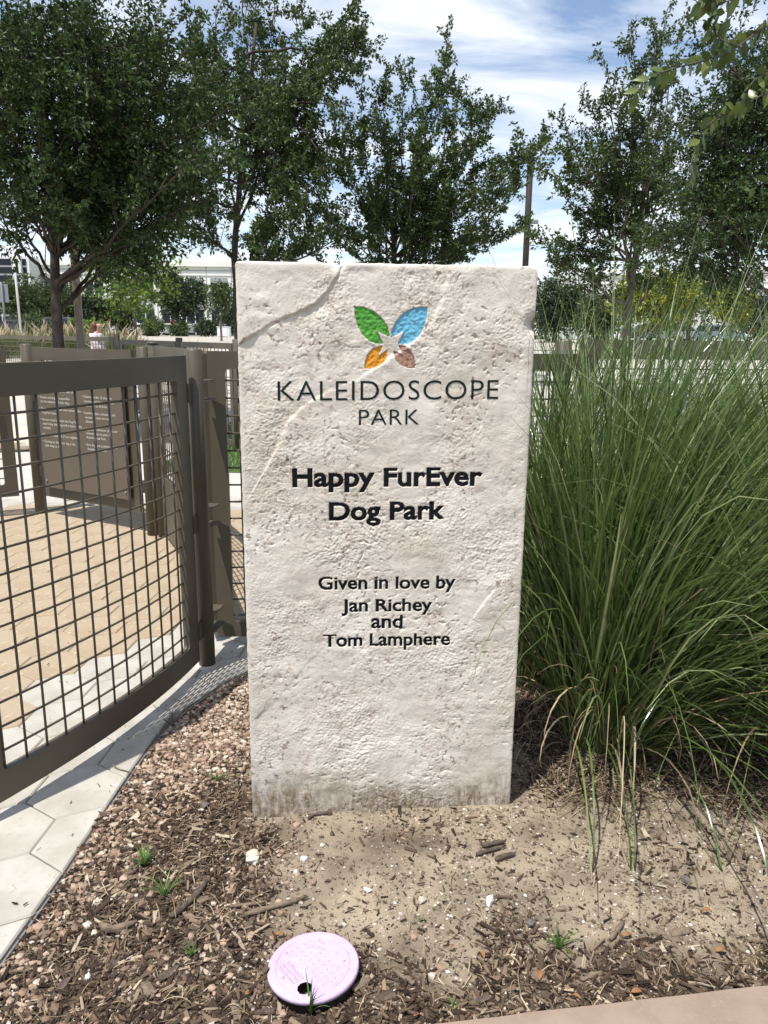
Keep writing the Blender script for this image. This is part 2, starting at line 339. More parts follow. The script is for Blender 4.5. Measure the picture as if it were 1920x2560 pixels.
# ------------------------------------------------------------------ setting: terrain
def terrain_z(x, y):
    t = np.clip((np.asarray(y, float)-11.0)/15.0, 0, 1); return 1.0*(t*t*(3-2*t))
ys = np.concatenate([np.linspace(-30, 8, 20), np.linspace(9, 30, 30), np.array([34, 40, 50, 70, 100, 140, 200, 300, 500, 900, 1500])])
xs = np.concatenate([[-1500, -700, -300, -140], np.linspace(-80, 80, 41), [140, 300, 700, 1500]])
gx, gy = np.meshgrid(xs, ys); gz = terrain_z(gx, gy)-0.05
nx, ny = len(xs), len(ys)
ii = (np.arange(ny-1)[:, None]*nx+np.arange(nx-1)[None]).ravel()
gro = link('ground', np_mesh('ground', np.stack([gx, gy, gz], -1), np.stack([ii, ii+1, ii+nx+1, ii+nx], -1), True), M['earth']); tag(gro, kind='structure')
def sheet(name, xs, ys, dz, m, wob=0.0):
    gx, gy = np.meshgrid(xs, ys); gz = terrain_z(gx, gy)+dz
    nx, ny = len(xs), len(ys); ii = (np.arange(ny-1)[:, None]*nx+np.arange(nx-1)[None]).ravel()
    o = link(name, np_mesh(name, np.stack([gx, gy, gz], -1), np.stack([ii, ii+1, ii+nx+1, ii+nx], -1), True), m); return tag(o, kind='structure')
sheet('walkway', np.linspace(-14, -2.2, 8), np.linspace(6.75, 26, 30), -0.028, M['concrete'])
sheet('side_path', np.linspace(1.2, 16, 8), np.linspace(8.2, 26, 30), -0.024, M['concrete'])
sheet('lawn', np.linspace(-2.55, 1.2, 8), np.linspace(8.2, 26, 30), -0.020, M['lawn'])
sheet('inner_path', np.linspace(-2.2, 8, 8), np.linspace(6.75, 8.2, 4), -0.026, M['concrete'])
sheet('parking_lot', np.linspace(-150, 160, 32), np.array([27, 30, 35, 45, 60, 80, 100, 118]), -0.02, M['asphalt'])
sheet('far_verge', np.linspace(-250, 250, 20), np.array([120, 130, 150, 200.]), 0.05, M['lawn'])

# paved edge: curve between pavers and planting bed
EDGE = polyline([(-0.95, 0.75), (-0.90, 1.53), (-0.872, 1.84), (-0.858, 2.2), (-0.84, 2.54), (-0.78, 2.80), (-0.70, 2.98), (-0.60, 3.16), (-0.35, 3.34), (0.2, 3.52), (1.0, 3.62), (3.2, 3.7)], 90)
def edge_side(p):   # signed distance, positive on the bed side (right / near)
    p = np.asarray(p, float); d = p[..., None, :]-EDGE[:-1]; s = EDGE[1:]-EDGE[:-1]; l2 = (s**2).sum(-1)
    t = np.clip((d*s).sum(-1)/l2, 0, 1); q = d-s*t[..., None]; dist = np.sqrt((q**2).sum(-1)); k = dist.argmin(-1)
    cr = s[..., 0]*d[..., 1]-s[..., 1]*d[..., 0]
    sg = np.take_along_axis(cr, k[..., None], -1)[..., 0]
    return np.where(sg < 0, 1, -1)*np.take_along_axis(dist, k[..., None], -1)[..., 0], k
plaza = sheet('plaza_pavement', np.array([-7.0, -3.0, -0.9]), np.array([0.5, 6.75]), -0.030, M['joint'])
sheet('plaza_bedding', np.array([-0.9, 2.0, 8.0]), np.array([3.0, 6.75]), -0.031, M['joint'])
HA = 0.155; HR = R(-3.0); anchor = np.array([-0.968, 2.539])
def hexagon(c, a, rot):
    k = np.arange(6)*np.pi/3+np.pi/6; return np.stack([c[0]+a*np.cos(k+rot), c[1]+a*np.sin(k+rot)], 1)
def paver_mesh(poly, name, m):
    """bevelled slab from a convex polygon in local coordinates"""
    n = len(poly); c = poly.mean(0)
    def inset(d): 
        e = np.roll(poly, -1, 0)-poly; e = unit(e); nrm = np.stack([-e[:, 1], e[:, 0]], 1)
        out = []
        for i in range(n):
            n1, n0 = nrm[i], nrm[i-1]; b = n0+n1; b = b/(1+n0@n1+1e-6); out.append(poly[i]+b*d)
        return np.array(out)
    r0 = np.c_[inset(0.0015), np.full(n, -0.05)]; r1 = np.c_[inset(0.0015), np.full(n, -0.005)]; r2 = np.c_[inset(0.006), np.zeros(n)]
    V = np.concatenate([r0, r1, r2]); i = np.arange(n); j = (i+1) % n
    F4 = np.concatenate([np.stack([i, j, n+j, n+i], 1), np.stack([n+i, n+j, 2*n+j, 2*n+i], 1)])
    me = np_mesh(name, V, [F4, (2*n+i)[None]]); me.materials.append(m); return me
def clip_poly(poly, p, nrm):   # keep side where (q-p).nrm <= 0
    out = []; d = (poly-p)@nrm
    for i in range(len(poly)):
        a, b, da, db = poly[i], poly[(i+1) % len(poly)], d[i], d[(i+1) % len(poly)]
        if da <= 0: out.append(a)
        if da*db < 0: out.append(a+(b-a)*da/(da-db))
    return np.array(out)
HEX0 = hexagon((0, 0), HA, HR)
white_me = [paver_mesh(HEX0, 'white_paver', M['white_paver'])]; tan_me = [paver_mesh(HEX0, 'tan_paver', M['tan_paver'])]
rot2 = np.array([[math.cos(HR), -math.sin(HR)], [math.sin(HR), math.cos(HR)]])
v0 = anchor-rot2 @ (HA*np.array([math.cos(np.pi/6), math.sin(np.pi/6)]))
npav = 0
for r_ in range(-8, 24):
    for c_ in range(-14, 22):
        ctr = v0+rot2 @ np.array([(c_+0.5*(r_ % 2))*HA*math.sqrt(3), r_*1.5*HA])
        x, y = ctr
        if y < 1.35 or y > 6.72 or x < -0.60*y-0.5 or x > 0.55: continue
        d, k = edge_side(ctr)
        d = float(d); k = int(k)
        if d > HA: continue
        col = 'white' if d > -0.60 else 'tan'
        if y > 5.9 and x < -1.2: col = 'white' if (y > 6.3) else 'tan'
        if d > -HA*1.02:
            s = unit(EDGE[k+1]-EDGE[k]); nrm = np.array([s[1], -s[0]])
            poly = clip_poly(hexagon(ctr, HA, HR), EDGE[k], nrm)
            if len(poly) < 3: continue
            e = np.linalg.norm(np.roll(poly, -1, 0)-poly, axis=1); poly = poly[e > 0.012]
            if len(poly) < 3: continue
            area = 0.5*abs(np.dot(poly[:, 0], np.roll(poly[:, 1], -1))-np.dot(poly[:, 1], np.roll(poly[:, 0], -1)))
            if area < 0.004: continue
            me = paver_mesh(poly-ctr, 'white_paver', M['white_paver'])
        else: me = white_me[0] if col == 'white' else tan_me[0]
        o = bpy.data.objects.new('paver', me); COL.objects.link(o)
        o.location = (x, y, random.uniform(-0.0015, 0.0015)); o.rotation_euler = (random.gauss(0, 0.003), random.gauss(0, 0.003), 0)
        attach(o, plaza); npav += 1

# planting bed: displaced soil sheet
def bed_z(x, y):
    x = np.asarray(x, float); y = np.asarray(y, float)
    z = -0.004+0.010*fbm(x*2.2+3, y*2.2, 3)+0.004*fbm(x*9, y*9, 3)
    z = z+0.016*np.exp(-((x-0.0)**2/0.5+(y-2.0)**2/0.08))
    d, _ = edge_side(np.stack([x, y], -1)); z = z-0.012*np.exp(-np.clip(d, 0, 9)/0.10)
    return z
bx = np.linspace(-0.98, 3.4, 220); by = np.linspace(0.9, 3.75, 170)
gx, gy = np.meshgrid(bx, by); dd, _ = edge_side(np.stack([gx, gy], -1)); gz = bed_z(gx, gy)+0.0015*fbm(gx*40, gy*40, 3)
gz = np.where(dd < 0.0, -0.045, gz)
ii = (np.arange(169)[:, None]*220+np.arange(219)[None]).ravel(); F = np.stack([ii, ii+1, ii+221, ii+220], -1)
F = F[(dd.ravel()[F] > -0.03).any(1)]
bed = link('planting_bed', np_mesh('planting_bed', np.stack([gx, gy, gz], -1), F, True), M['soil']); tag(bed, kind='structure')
BEDXY = np.stack([gx.ravel(), gy.ravel()], 1)

# metal edging strip along the pavers
seg = EDGE[(EDGE[:, 1] > 0.9) & (EDGE[:, 0] < -0.55)]; tn = unit(np.gradient(seg, axis=0)); nr = np.stack([tn[:, 1], -tn[:, 0]], 1)
a, b = seg+nr*0.006, seg+nr*0.011; n = len(seg)
V = np.concatenate([np.c_[a, np.full(n, -0.05)], np.c_[a, np.full(n, -0.006)], np.c_[b, np.full(n, -0.006)], np.c_[b, np.full(n, -0.05)]])
i = np.arange(n-1); F = np.concatenate([np.stack([k*n+i, k*n+i+1, (k+1)*n+i+1, (k+1)*n+i], 1) for k in range(3)])
tag(link('metal_edging', np_mesh('metal_edging', V, F), M['alu']), 'thin grey metal edging strip between white pavers and pink gravel', 'edging')

# pink concrete kerb at the near side of the bed
_k = [on_z(x, y, 0.022)[:2] for x, y in ((1018, 2560), (1450, 2508), (1920, 2456))]; kl = polyline([_k[0]+3.2*(_k[0]-_k[1]), *_k, _k[2]+4*(_k[2]-_k[1])], 60)
tn = unit(np.gradient(kl, axis=0)); nr = np.stack([-tn[:, 1], tn[:, 0]], 1)
rows = [(0.0, -0.06), (0.0, 0.012), (-0.008, 0.022), (-0.30, 0.026), (-0.31, 0.016), (-0.31, -0.12)]
n = len(kl); V = np.concatenate([np.c_[kl+nr*o_+0.0025*np.c_[fbm(kl[:, 0]*9, kl[:, 0]*0+k, 3), fbm(kl[:, 0]*7, kl[:, 0]*0+3*k, 3)], np.full(n, z_)] for k, (o_, z_) in enumerate(rows)])
i = np.arange(n-1); F = np.concatenate([np.stack([k*n+i, k*n+i+1, (k+1)*n+i+1, (k+1)*n+i], 1) for k in range(len(rows)-1)])
tag(link('kerb', np_mesh('kerb', V, F[:, ::-1]), M['pink_kerb']), kind='structure')

# ------------------------------------------------------------------ monument
S0 = np.array([-0.392, 2.084, 0.0]); S1 = np.array([0.407, 2.157, 0.0]); SW = np.linalg.norm(S1-S0); SH = 1.631
SX = (S1-S0)/SW; SN = np.array([SX[1], -SX[0], 0.0])      # face normal towards the viewer
def uv(px, py):
    d = ray(px, py); o = np.array([0, 0, CAM_H]); t = ((S0-o)@SN)/(d@SN); p = o+d*t; return np.array([(p-S0)@SX, p[2]])
C4 = lambda L: np.array([uv(580+x*780/1659.0, 640+y*560/1191.0) for x, y in L])
def smooth_poly(pts, n): return polyline(pts, n)
LEAVES = {
 'leaf_green': [(650, 268), (700, 272), (752, 293), (800, 335), (830, 380), (840, 430), (804, 414), (766, 392), (786, 428), (803, 465), (770, 467), (730, 452), (694, 418), (668, 368), (655, 318)],
 'leaf_blue': [(1040, 269), (1038, 320), (1022, 378), (992, 430), (955, 460), (915, 470), (884, 467), (902, 432), (919, 397), (884, 416), (848, 431), (853, 395), (872, 350), (915, 303), (970, 276)],
 'leaf_orange': [(706, 600), (708, 566), (722, 526), (750, 493), (803, 476), (792, 505), (777, 534), (800, 519), (826, 501), (826, 532), (812, 562), (780, 585), (745, 597)],
 'leaf_brown': [(975, 598), (940, 597), (900, 583), (872, 555), (859, 503), (886, 518), (911, 532), (900, 505), (887, 474), (920, 480), (950, 503), (968, 540), (976, 575)]}
LUV = {k: C4(v) for k, v in LEAVES.items()}
def inside(poly, U, Vv):
    r = np.zeros(U.shape, bool); n = len(poly)
    for i in range(n):
        x0, y0 = poly[i]; x1, y1 = poly[i-1]
        c = ((y0 > Vv) != (y1 > Vv)); 
        if y0 != y1: r ^= c & (U < (x1-x0)*(Vv-y0)/(y1-y0)+x0)
    return r
def pl_sd(line, U, Vv):
    """signed distance to an open polyline (positive on its left), and param"""
    best = np.full(U.shape, 9.0); sg = np.zeros(U.shape)
    for i in range(len(line)-1):
        a, b = line[i], line[i+1]; s = b-a; l = s@s
        t = np.clip(((U-a[0])*s[0]+(Vv-a[1])*s[1])/l, 0, 1); dx, dy = U-a[0]-s[0]*t, Vv-a[1]-s[1]*t; d = np.hypot(dx, dy)
        m = d < best; best = np.where(m, d, best); sg = np.where(m, np.sign(s[0]*dy-s[1]*dx), sg)
    return best*sg
Q = lambda L: np.array([uv(x*1.1573, y*1.1573) for x, y in L])
CR1 = Q([(745, 566), (728, 600), (708, 632), (680, 658), (640, 678), (600, 694), (560, 718), (528, 738), (500, 760)])
CR2 = Q([(978, 568), (966, 600), (958, 640), (938, 690), (905, 728), (860, 762), (820, 790), (770, 820), (700, 850), (650, 880), (618, 920), (598, 970), (575, 1010)])
CR3 = Q([(1130, 1190), (1090, 1250), (1055, 1290), (1040, 1310)])
CR4 = Q([(700, 1395), (640, 1460), (590, 1520), (560, 1545)])
def face_h(U, Vv, fine=True):
    wu, wv = U+0.012*fbm(U*9, Vv*9, 2), Vv+0.012*fbm(U*9+40, Vv*9, 2)
    h = 0.0042*fbm(wu*4, wv*4, 3)+0.0016*fbm(wu*15+9, wv*18, 3)
    if fine:
        rough = np.clip(0.70+1.25*fbm(U*5+77, Vv*5, 3), 0.12, 1.7)
        h = h+rough*(0.0006*fbm(wu*38+31, wv*50, 2)+0.00095*fbm(wu*125+3, wv*155, 2)+0.00035*fbm(U*230, Vv*230, 1))
        pk = fbm(wu*48+13, wv*60+1, 3); h = h-0.0085*np.clip(pk-0.40, 0, 1)*np.clip(0.2+1.6*fbm(U*4+7, Vv*4+3, 2), 0, 1.2)
    for line, amt, wdt in ((CR1, -0.0080, 0.16), (CR2, 0.0060, 0.12), (CR3, 0.003, 0.05), (CR4, -0.004, 0.07)):
        d = pl_sd(line, U, Vv)+0.004*fbm(U*40, Vv*40, 2)
        step = 1/(1+np.exp(-d/0.0014)); fade = np.exp(-np.abs(d)/wdt)*np.clip(0.55+1.1*fbm(U*11+5, Vv*11, 2), 0.30, 1.25)
        h = h+amt*(step-0.5)*fade
    d1 = np.abs(pl_sd(CR1, U, Vv)+0.003*fbm(U*50, Vv*50, 2)); h = h-0.005*np.exp(-(d1/0.0035)**2)
    e = np.clip(np.minimum(np.minimum(U, SW-U), np.minimum(SH-Vv, 9)), 0, 1); h = h*(0.25+0.75*np.clip(e/0.02, 0, 1))-0.0035*np.exp(-e/0.004)
    return h
TH = 0.20
mon = empty('monument', tuple((S0+S1)/2-SN*TH/2), 'tall cream limestone slab with a coloured leaf logo and carved black lettering', 'monument')
NU, NV = 400, 815
u1 = np.linspace(0, SW, NU+1); v1 = np.linspace(-0.12, SH, NV+1); U, Vv = np.meshgrid(u1, v1)
CUT = np.zeros(U.shape, bool)
def text_mesh(body, bold=0.0, spacing=1.0, res=4, align='LEFT', line=1.0, thin=0.0):
    cu = bpy.data.curves.new('txt', 'FONT'); cu.body = body; cu.resolution_u = res; cu.space_character = spacing; cu.align_x = align; cu.space_line = line
    cu.bevel_depth = bold; cu.offset = -thin; cu.bevel_resolution = 1
    o = bpy.data.objects.new('txt', cu); COL.objects.link(o); dg = bpy.context.evaluated_depsgraph_get()
    me = bpy.data.meshes.new_from_object(o.evaluated_get(dg)); bpy.data.objects.remove(o); bpy.data.curves.remove(cu); return me
CAPH = max(v.co.y for v in text_mesh('H').vertices)
def carve(body, l, r, base, cap, m, bold, name='lettering', spacing=1.0, ref='H'):
    """text between pixel columns l..r on baseline row base, cap height in rows"""
    me = text_mesh(body, bold, spacing, thin=0.0 if bold else 0.007); co = np.empty(len(me.vertices)*3); me.vertices.foreach_get('co', co); co = co.reshape(-1, 3)
    x0, x1 = co[:, 0].min(), co[:, 0].max(); A = uv(l*1.1573, base[0]*1.1573); B = uv(r*1.1573, base[1]*1.1573)
    mid = (base[0]+base[1])/2; top = uv((l+r)/2*1.1573, (mid-cap)*1.1573)[1]-uv((l+r)/2*1.1573, mid*1.1573)[1]
    bm = bmesh.new(); bm.from_mesh(me)
    kx = (B[0]-A[0])/(x1-x0); ky = top/(CAPH+2*bold)
    XH = 0.455*CAPH/0.70
    if bold > 0.01:
        for v in bm.verts:
            y_ = v.co.y; v.co.y = y_ if y_ < 0 else (y_*1.10 if y_ < XH else XH*1.10+(y_-XH)*(CAPH-XH*1.10)/(CAPH-XH))
    for v in bm.verts:
        t = (v.co.x-x0)*kx; v.co = (A[0]+t, A[1]+(B[1]-A[1])*t/(B[0]-A[0])+v.co.y*ky+bold*ky, v.co.z*0.0009/max(bold, 0.01))
    if not bold:
        for v in bm.verts: v.co.z = 0.0006
    lo = A[0]-0.01
    big = [f for f in bm.faces]
    for ax, (s0, s1) in enumerate(((A[0]-0.01, B[0]+0.01), (min(A[1], B[1])-0.03, A[1]+top+0.03))):
        for c in np.arange(s0, s1, 0.006):
            bmesh.ops.bisect_plane(bm, geom=bm.verts[:]+bm.edges[:]+bm.faces[:], plane_co=(c, c, 0), plane_no=((1, 0, 0), (0, 1, 0))[ax])
    if bold > 0.01:
        for f in bm.faces:
            q = np.array([v.co[:2] for v in f.verts]); i0, i1 = np.searchsorted(u1, (q[:, 0].min(), q[:, 0].max())); j0, j1 = np.searchsorted(v1, (q[:, 1].min(), q[:, 1].max()))
            if i1 > i0 and j1 > j0: CUT[j0:j1, i0:i1] |= inside(q, U[j0:j1, i0:i1], Vv[j0:j1, i0:i1])
    co = np.array([v.co[:] for v in bm.verts]); 
    h = face_h(co[:, 0], co[:, 1], False)-0.0020+0.0005*fbm(co[:, 0]*90, co[:, 1]*90, 2)+co[:, 2]*0.1 if bold > 0.01 else face_h(co[:, 0], co[:, 1], True)*0.6+face_h(co[:, 0], co[:, 1], False)*0.4+0.0008+co[:, 2]*0.15
    pp = S0+co[:, :1]*SX+h[:, None]*SN; pp[:, 2] = co[:, 1]
    for v, q in zip(bm.verts, pp): v.co = q
    bm.verts.index_update(); fc = [f.calc_center_median() for f in bm.faces]; fu = np.array([(np.array(c[:])-S0)@SX for c in fc])
    fw = np.array([[(np.array(v.co[:])-S0)@SX for v in f.verts] for f in bm.faces], dtype=object)
    iv = sorted((min(q), max(q)) for q in fw); words = body.split(' '); gaps = []; end = iv[0][1]
    for a_, b_ in iv:
        if a_ > end: gaps.append((a_-end, (a_+end)/2))
        end = max(end, b_)
    cuts = sorted(c for _, c in sorted(gaps, reverse=True)[:len(words)-1]); grp = np.searchsorted(cuts, fu)
    Vv_ = np.array([v.co[:] for v in bm.verts]); polys = [[v.index for v in f.verts] for f in bm.faces]; bm.free()
    for k, wd_ in enumerate(words):
        sel = [polys[i] for i in np.where(grp == k)[0]]
        if not sel: continue
        used = sorted({i for q in sel for i in q}); mp_ = {i: j for j, i in enumerate(used)}
        me2 = bpy.data.meshes.new(name); me2.from_pydata([tuple(Vv_[i]) for i in used], [], [[mp_[i] for i in q] for q in sel]); me2.update()
        o = link(name, me2, m, mon); o['label'] = 'carved word "%s"' % wd_
carve('KALEIDOSCOPE', 600, 1076, (866, 862), 42, M['green_ink'], 0.0, spacing=1.06)
carve('PARK', 775, 905, (918, 917), 33, M['green_ink'], 0.0, spacing=1.06)
carve('Happy FurEver', 631, 1042, (1053, 1050), 41, M['black_paint'], 0.032)
carve('Dog Park', 711, 962, (1126, 1122), 40, M['black_paint'], 0.032)
carve('Given in love by', 688, 984, (1275, 1272), 28, M['black_paint'], 0.025)
carve('Jan Richey', 738, 934, (1323, 1321), 27, M['black_paint'], 0.025)
carve('and', 802, 870, (1358, 1358), 29, M['black_paint'], 0.025)
carve('Tom Lamphere', 699, 972, (1398, 1394), 27, M['black_paint'], 0.025)

Hh = face_h(U, Vv)
pit = np.zeros_like(U)
for k in LUV: pit = np.maximum(pit, inside(LUV[k], U, Vv)*1.0)
ps = pit.copy(); Hs = face_h(U, Vv, False)
Hh = np.where(ps > 0, Hs-0.0075, Hh); Hh = np.where(CUT, Hs-0.0040, Hh)
# chipped / rounded top corners, and a chip out of the right arris
for cu, cr_ in ((SW, 0.022), (0.0, 0.010)):
    sx = 1 if cu > 0 else -1; cc = cu-sx*cr_; dx, dy = (U-cc)*sx, Vv-(SH-cr_); r = np.hypot(dx, dy); m = (dx > 0) & (dy > 0) & (r > cr_)
    U = np.where(m, cc+sx*dx/np.maximum(r, 1e-6)*cr_, U); Vv = np.where(m, SH-cr_+dy/np.maximum(r, 1e-6)*cr_, Vv)
chip = np.exp(-(((U-SW)/0.022)**2+((Vv-uv(1332, 812)[1])/0.022)**2)); Hh = Hh-0.030*chip
chip2 = np.exp(-(((U-uv(840, 655)[0])/0.02)**2+((Vv-SH)/0.02)**2)); Hh = Hh-0.014*chip2
Uw = U+np.where((U > SW-0.004) | (U < 0.004), 0.0011*fbm(Vv*30, Vv*0+4, 3), 0)
Vw = Vv+np.where(Vv > SH-0.004, 0.0014*fbm(U*25, U*0+8, 3)-0.006*chip2, 0)
P3 = S0+Uw[..., None]*SX+Hh[..., None]*SN; P3[..., 2] = Vw
nx = NU+1; ii = (np.arange(NV)[:, None]*nx+np.arange(NU)[None]).ravel(); F = np.stack([ii, ii+1, ii+nx+1, ii+nx], -1)
loop = np.concatenate([np.arange(nx), np.arange(1, NV+1)*nx+NU, (NV*nx+np.arange(NU-1, -1, -1)), np.arange(NV-1, 0, -1)*nx])
Vf = P3.reshape(-1, 3); lp = Vf[loop]
flat = lp-((lp-S0)@SN)[:, None]*SN
ctr_ = S0+SX*SW/2+np.array([0, 0, SH/2])
b1 = lp-SN*0.006+unit(lp-ctr_)*0.0015; b2 = flat-SN*0.02+unit(lp-ctr_)*0.002; b3 = flat-SN*TH
nV = len(Vf); nl = len(loop); Vall = np.concatenate([Vf, b1, b2, b3]); j = np.arange(nl); j2 = (j+1) % nl
rings = [loop, nV+j, nV+nl+j, nV+2*nl+j]
side = np.concatenate([np.stack([rings[k][j], rings[k+1][j], rings[k+1][j2], rings[k][j2]], 1) for k in range(3)])
back = (nV+2*nl+j)[::1][None]
me = np_mesh('slab', Vall, [F, side, back], True); slab = link('slab', me, M['stone'], mon)
def face_pt(u, v, off):
    u = np.asarray(u, float); v = np.asarray(v, float); h = face_h(u, v, False)+off
    p = S0+u[..., None]*SX+h[..., None]*SN; p[..., 2] = v; return p
# logo leaves: painted hollows, rough inside
for k, poly in LUV.items():
    lo, hi = poly.min(0)-0.004, poly.max(0)+0.004; st = 0.0022
    gu, gv = np.meshgrid(np.arange(lo[0], hi[0], st), np.arange(lo[1], hi[1], st)); ins = inside(poly, gu, gv)
    hh = face_h(gu, gv, False)-0.0062+0.0026*(1-np.abs(fbm(gu*60, gv*75, 3)))+0.0018*fbm(gu*120, gv*130, 2)
    # clip cells against the true outline with bmesh so edges stay crisp
    bm = bmesh.new(); vs_ = [bm.verts.new((*q, 0)) for q in polyline(np.vstack([poly, poly[:1]]), len(poly)*1+1)[:-1]] if False else [bm.verts.new((q[0], q[1], 0)) for q in poly]
    f = bm.faces.new(vs_); bmesh.ops.triangulate(bm, faces=[f])
    for ax in (0, 1):
        for c in np.arange(lo[ax], hi[ax], 0.0028):
            bmesh.ops.bisect_plane(bm, geom=bm.verts[:]+bm.edges[:]+bm.faces[:], plane_co=(c, c, 0), plane_no=((1, 0, 0), (0, 1, 0))[ax])
    co = np.array([v.co[:] for v in bm.verts]); hz = face_h(co[:, 0], co[:, 1], False)-0.0046+0.0030*(1-np.abs(fbm(co[:, 0]*60, co[:, 1]*75, 3)))*0.8+0.0016*fbm(co[:, 0]*120, co[:, 1]*130, 2)
    pp = S0+co[:, :1]*SX+hz[:, None]*SN; pp[:, 2] = co[:, 1]
    for v, q in zip(bm.verts, pp): v.co = q
    me = bpy.data.meshes.new('logo_leaf'); bm.to_mesh(me); bm.free()
    for p_ in me.polygons: p_.use_smooth = True
    o = link('logo_leaf', me, M[k], mon); o['label'] = {'leaf_green': 'large green leaf of the logo', 'leaf_blue': 'large light blue leaf of the logo', 'leaf_orange': 'small orange leaf of the logo', 'leaf_brown': 'small brown leaf of the logo'}[k]
# ------------------------------------------------------------------ steel fence panels and gates
def plan_curve(pts, n): return polyline(pts, n)
def plate_frame(pl, z0, z1, w, th, name, m, parent, wb=None):
    """flat plate frame following a plan curve (n,2): outer ring w wide, th thick, rounded inner corners"""
    L = np.concatenate([[0], np.cumsum(np.linalg.norm(np.diff(pl, axis=0), axis=1))]); T = L[-1]; wb = wb or w
    tn = unit(np.gradient(pl, axis=0)); nr = np.stack([tn[:, 1], -tn[:, 0]], 1)
    def P(s, z, o):
        x = np.interp(s, L, pl[:, 0])+o*np.interp(s, L, nr[:, 0]); y = np.interp(s, L, pl[:, 1])+o*np.interp(s, L, nr[:, 1]); return np.stack([x, y, np.full_like(x, 0)+z], -1)
    ns = 14; outer, inner = [], []
    cr_ = 0.018
    # matching outer/inner rings
    tt = np.linspace(0, 1, ns)
    si0, si1, zi0, zi1 = w, T-w, z0+wb, z1-w
    def arc(cx, cz, a0):
        a = np.linspace(a0, a0+np.pi/2, 5); return cx+cr_*np.cos(a), cz+cr_*np.sin(a)
    def add(so, zo, si, zi): outer.append(np.stack([so, zo], 1)); inner.append(np.stack([si, zi], 1))
    s = si0+cr_+(si1-si0-2*cr_)*tt; add(s, np.full(ns, z0), s, np.full(ns, zi0))
    a = arc(si1-cr_, zi0+cr_, -np.pi/2); add(np.array([si1, T, T, T, T]), np.array([z0, z0, z0, z0+wb*.6, zi0]), *a)
    z = zi0+cr_+(zi1-zi0-2*cr_)*np.linspace(0, 1, 4); add(np.full(4, T), z, np.full(4, si1), z)
    a = arc(si1-cr_, zi1-cr_, 0); add(np.array([T, T, T, si1, si1]), np.array([zi1, z1, z1, z1, z1]), *a)
    s = s[::-1]; add(s, np.full(ns, z1), s, np.full(ns, zi1))
    a = arc(si0+cr_, zi1-cr_, np.pi/2); add(np.array([si0, 0, 0, 0, 0]), np.array([z1, z1, z1, zi1, zi1]), *a)
    z = z[::-1]; add(np.zeros(4), z, np.full(4, si0), z)
    a = arc(si0+cr_, zi0+cr_, np.pi); add(np.array([0, 0, 0, si0, si0]), np.array([zi0, z0, z0, z0, z0]), *a)
    O = np.concatenate(outer); I = np.concatenate(inner); n = len(O); i = np.arange(n); j = (i+1) % n
    Vv = np.concatenate([P(O[:, 0], O[:, 1], th/2), P(I[:, 0], I[:, 1], th/2), P(O[:, 0], O[:, 1], -th/2), P(I[:, 0], I[:, 1], -th/2)])
    F = np.concatenate([np.stack([i, j, n+j, n+i], 1), np.stack([2*n+i, 3*n+i, 3*n+j, 2*n+j], 1), np.stack([i, 2*n+i, 2*n+j, j], 1), np.stack([n+i, n+j, 3*n+j, 3*n+i], 1)])
    me = np_mesh(name, Vv, F); bm = bmesh.new(); bm.from_mesh(me); bmesh.ops.dissolve_degenerate(bm, dist=1e-5, edges=bm.edges[:]); bmesh.ops.recalc_face_normals(bm, faces=bm.faces[:]); bm.to_mesh(me); bm.free()
    return link(name, me, m, parent), P, T
def gate(name, pts, z0, z1, label, cat, group=None, w=0.095, wb=None, th=0.028, pitch=0.078, rad=0.0042, joined=False, curved=24, mid=None, part='mesh_bar'):
    pl = plan_curve(pts, curved); root = empty(name, (pl[0, 0], pl[0, 1], z0), label, cat, group)
    fr, P, T = plate_frame(pl, z0, z1, w, th, 'frame', M['brown'], root, wb); wb = wb or w
    zz = np.arange(z1-w-0.05, z0+wb, -pitch); ss = np.arange(w+0.055, T-w-0.01, pitch)
    hor = [P(np.linspace(w-0.012, T-w+0.012, max(3, curved//2)), z, rad*0.9) for z in zz]
    ver = [P(np.array([s, s, s]), np.array([z0+wb-0.012, (z0+z1)/2, z1-w+0.012]), -rad*0.9) for s in ss]
    if joined:
        V1, F1 = tubes(np.array(hor), np.full((len(hor), len(hor[0])), rad), 4); V2, F2 = tubes(np.array(ver), np.full((len(ver), 3), rad), 4)
        V, F = merge([(V1, F1), (V2, F2)]); o = link('wire_mesh', np_mesh('wire_mesh', V, F, True), M['brown'], root); o['kind'] = 'stuff'
    else:
        for q in hor+ver: tube_obj(part, q, rad, M['brown'], root, 8)
    return root, P, T
GY = np.linspace(3.14, 2.02, 14); GX = -0.1862*GY**2+1.3087*GY-3.0867
near_gate, GP, GT = gate('gate', np.stack([GX, GY], 1), 0.05, 1.36, 'curved brown steel mesh gate standing open beside the carved stone', 'gate')
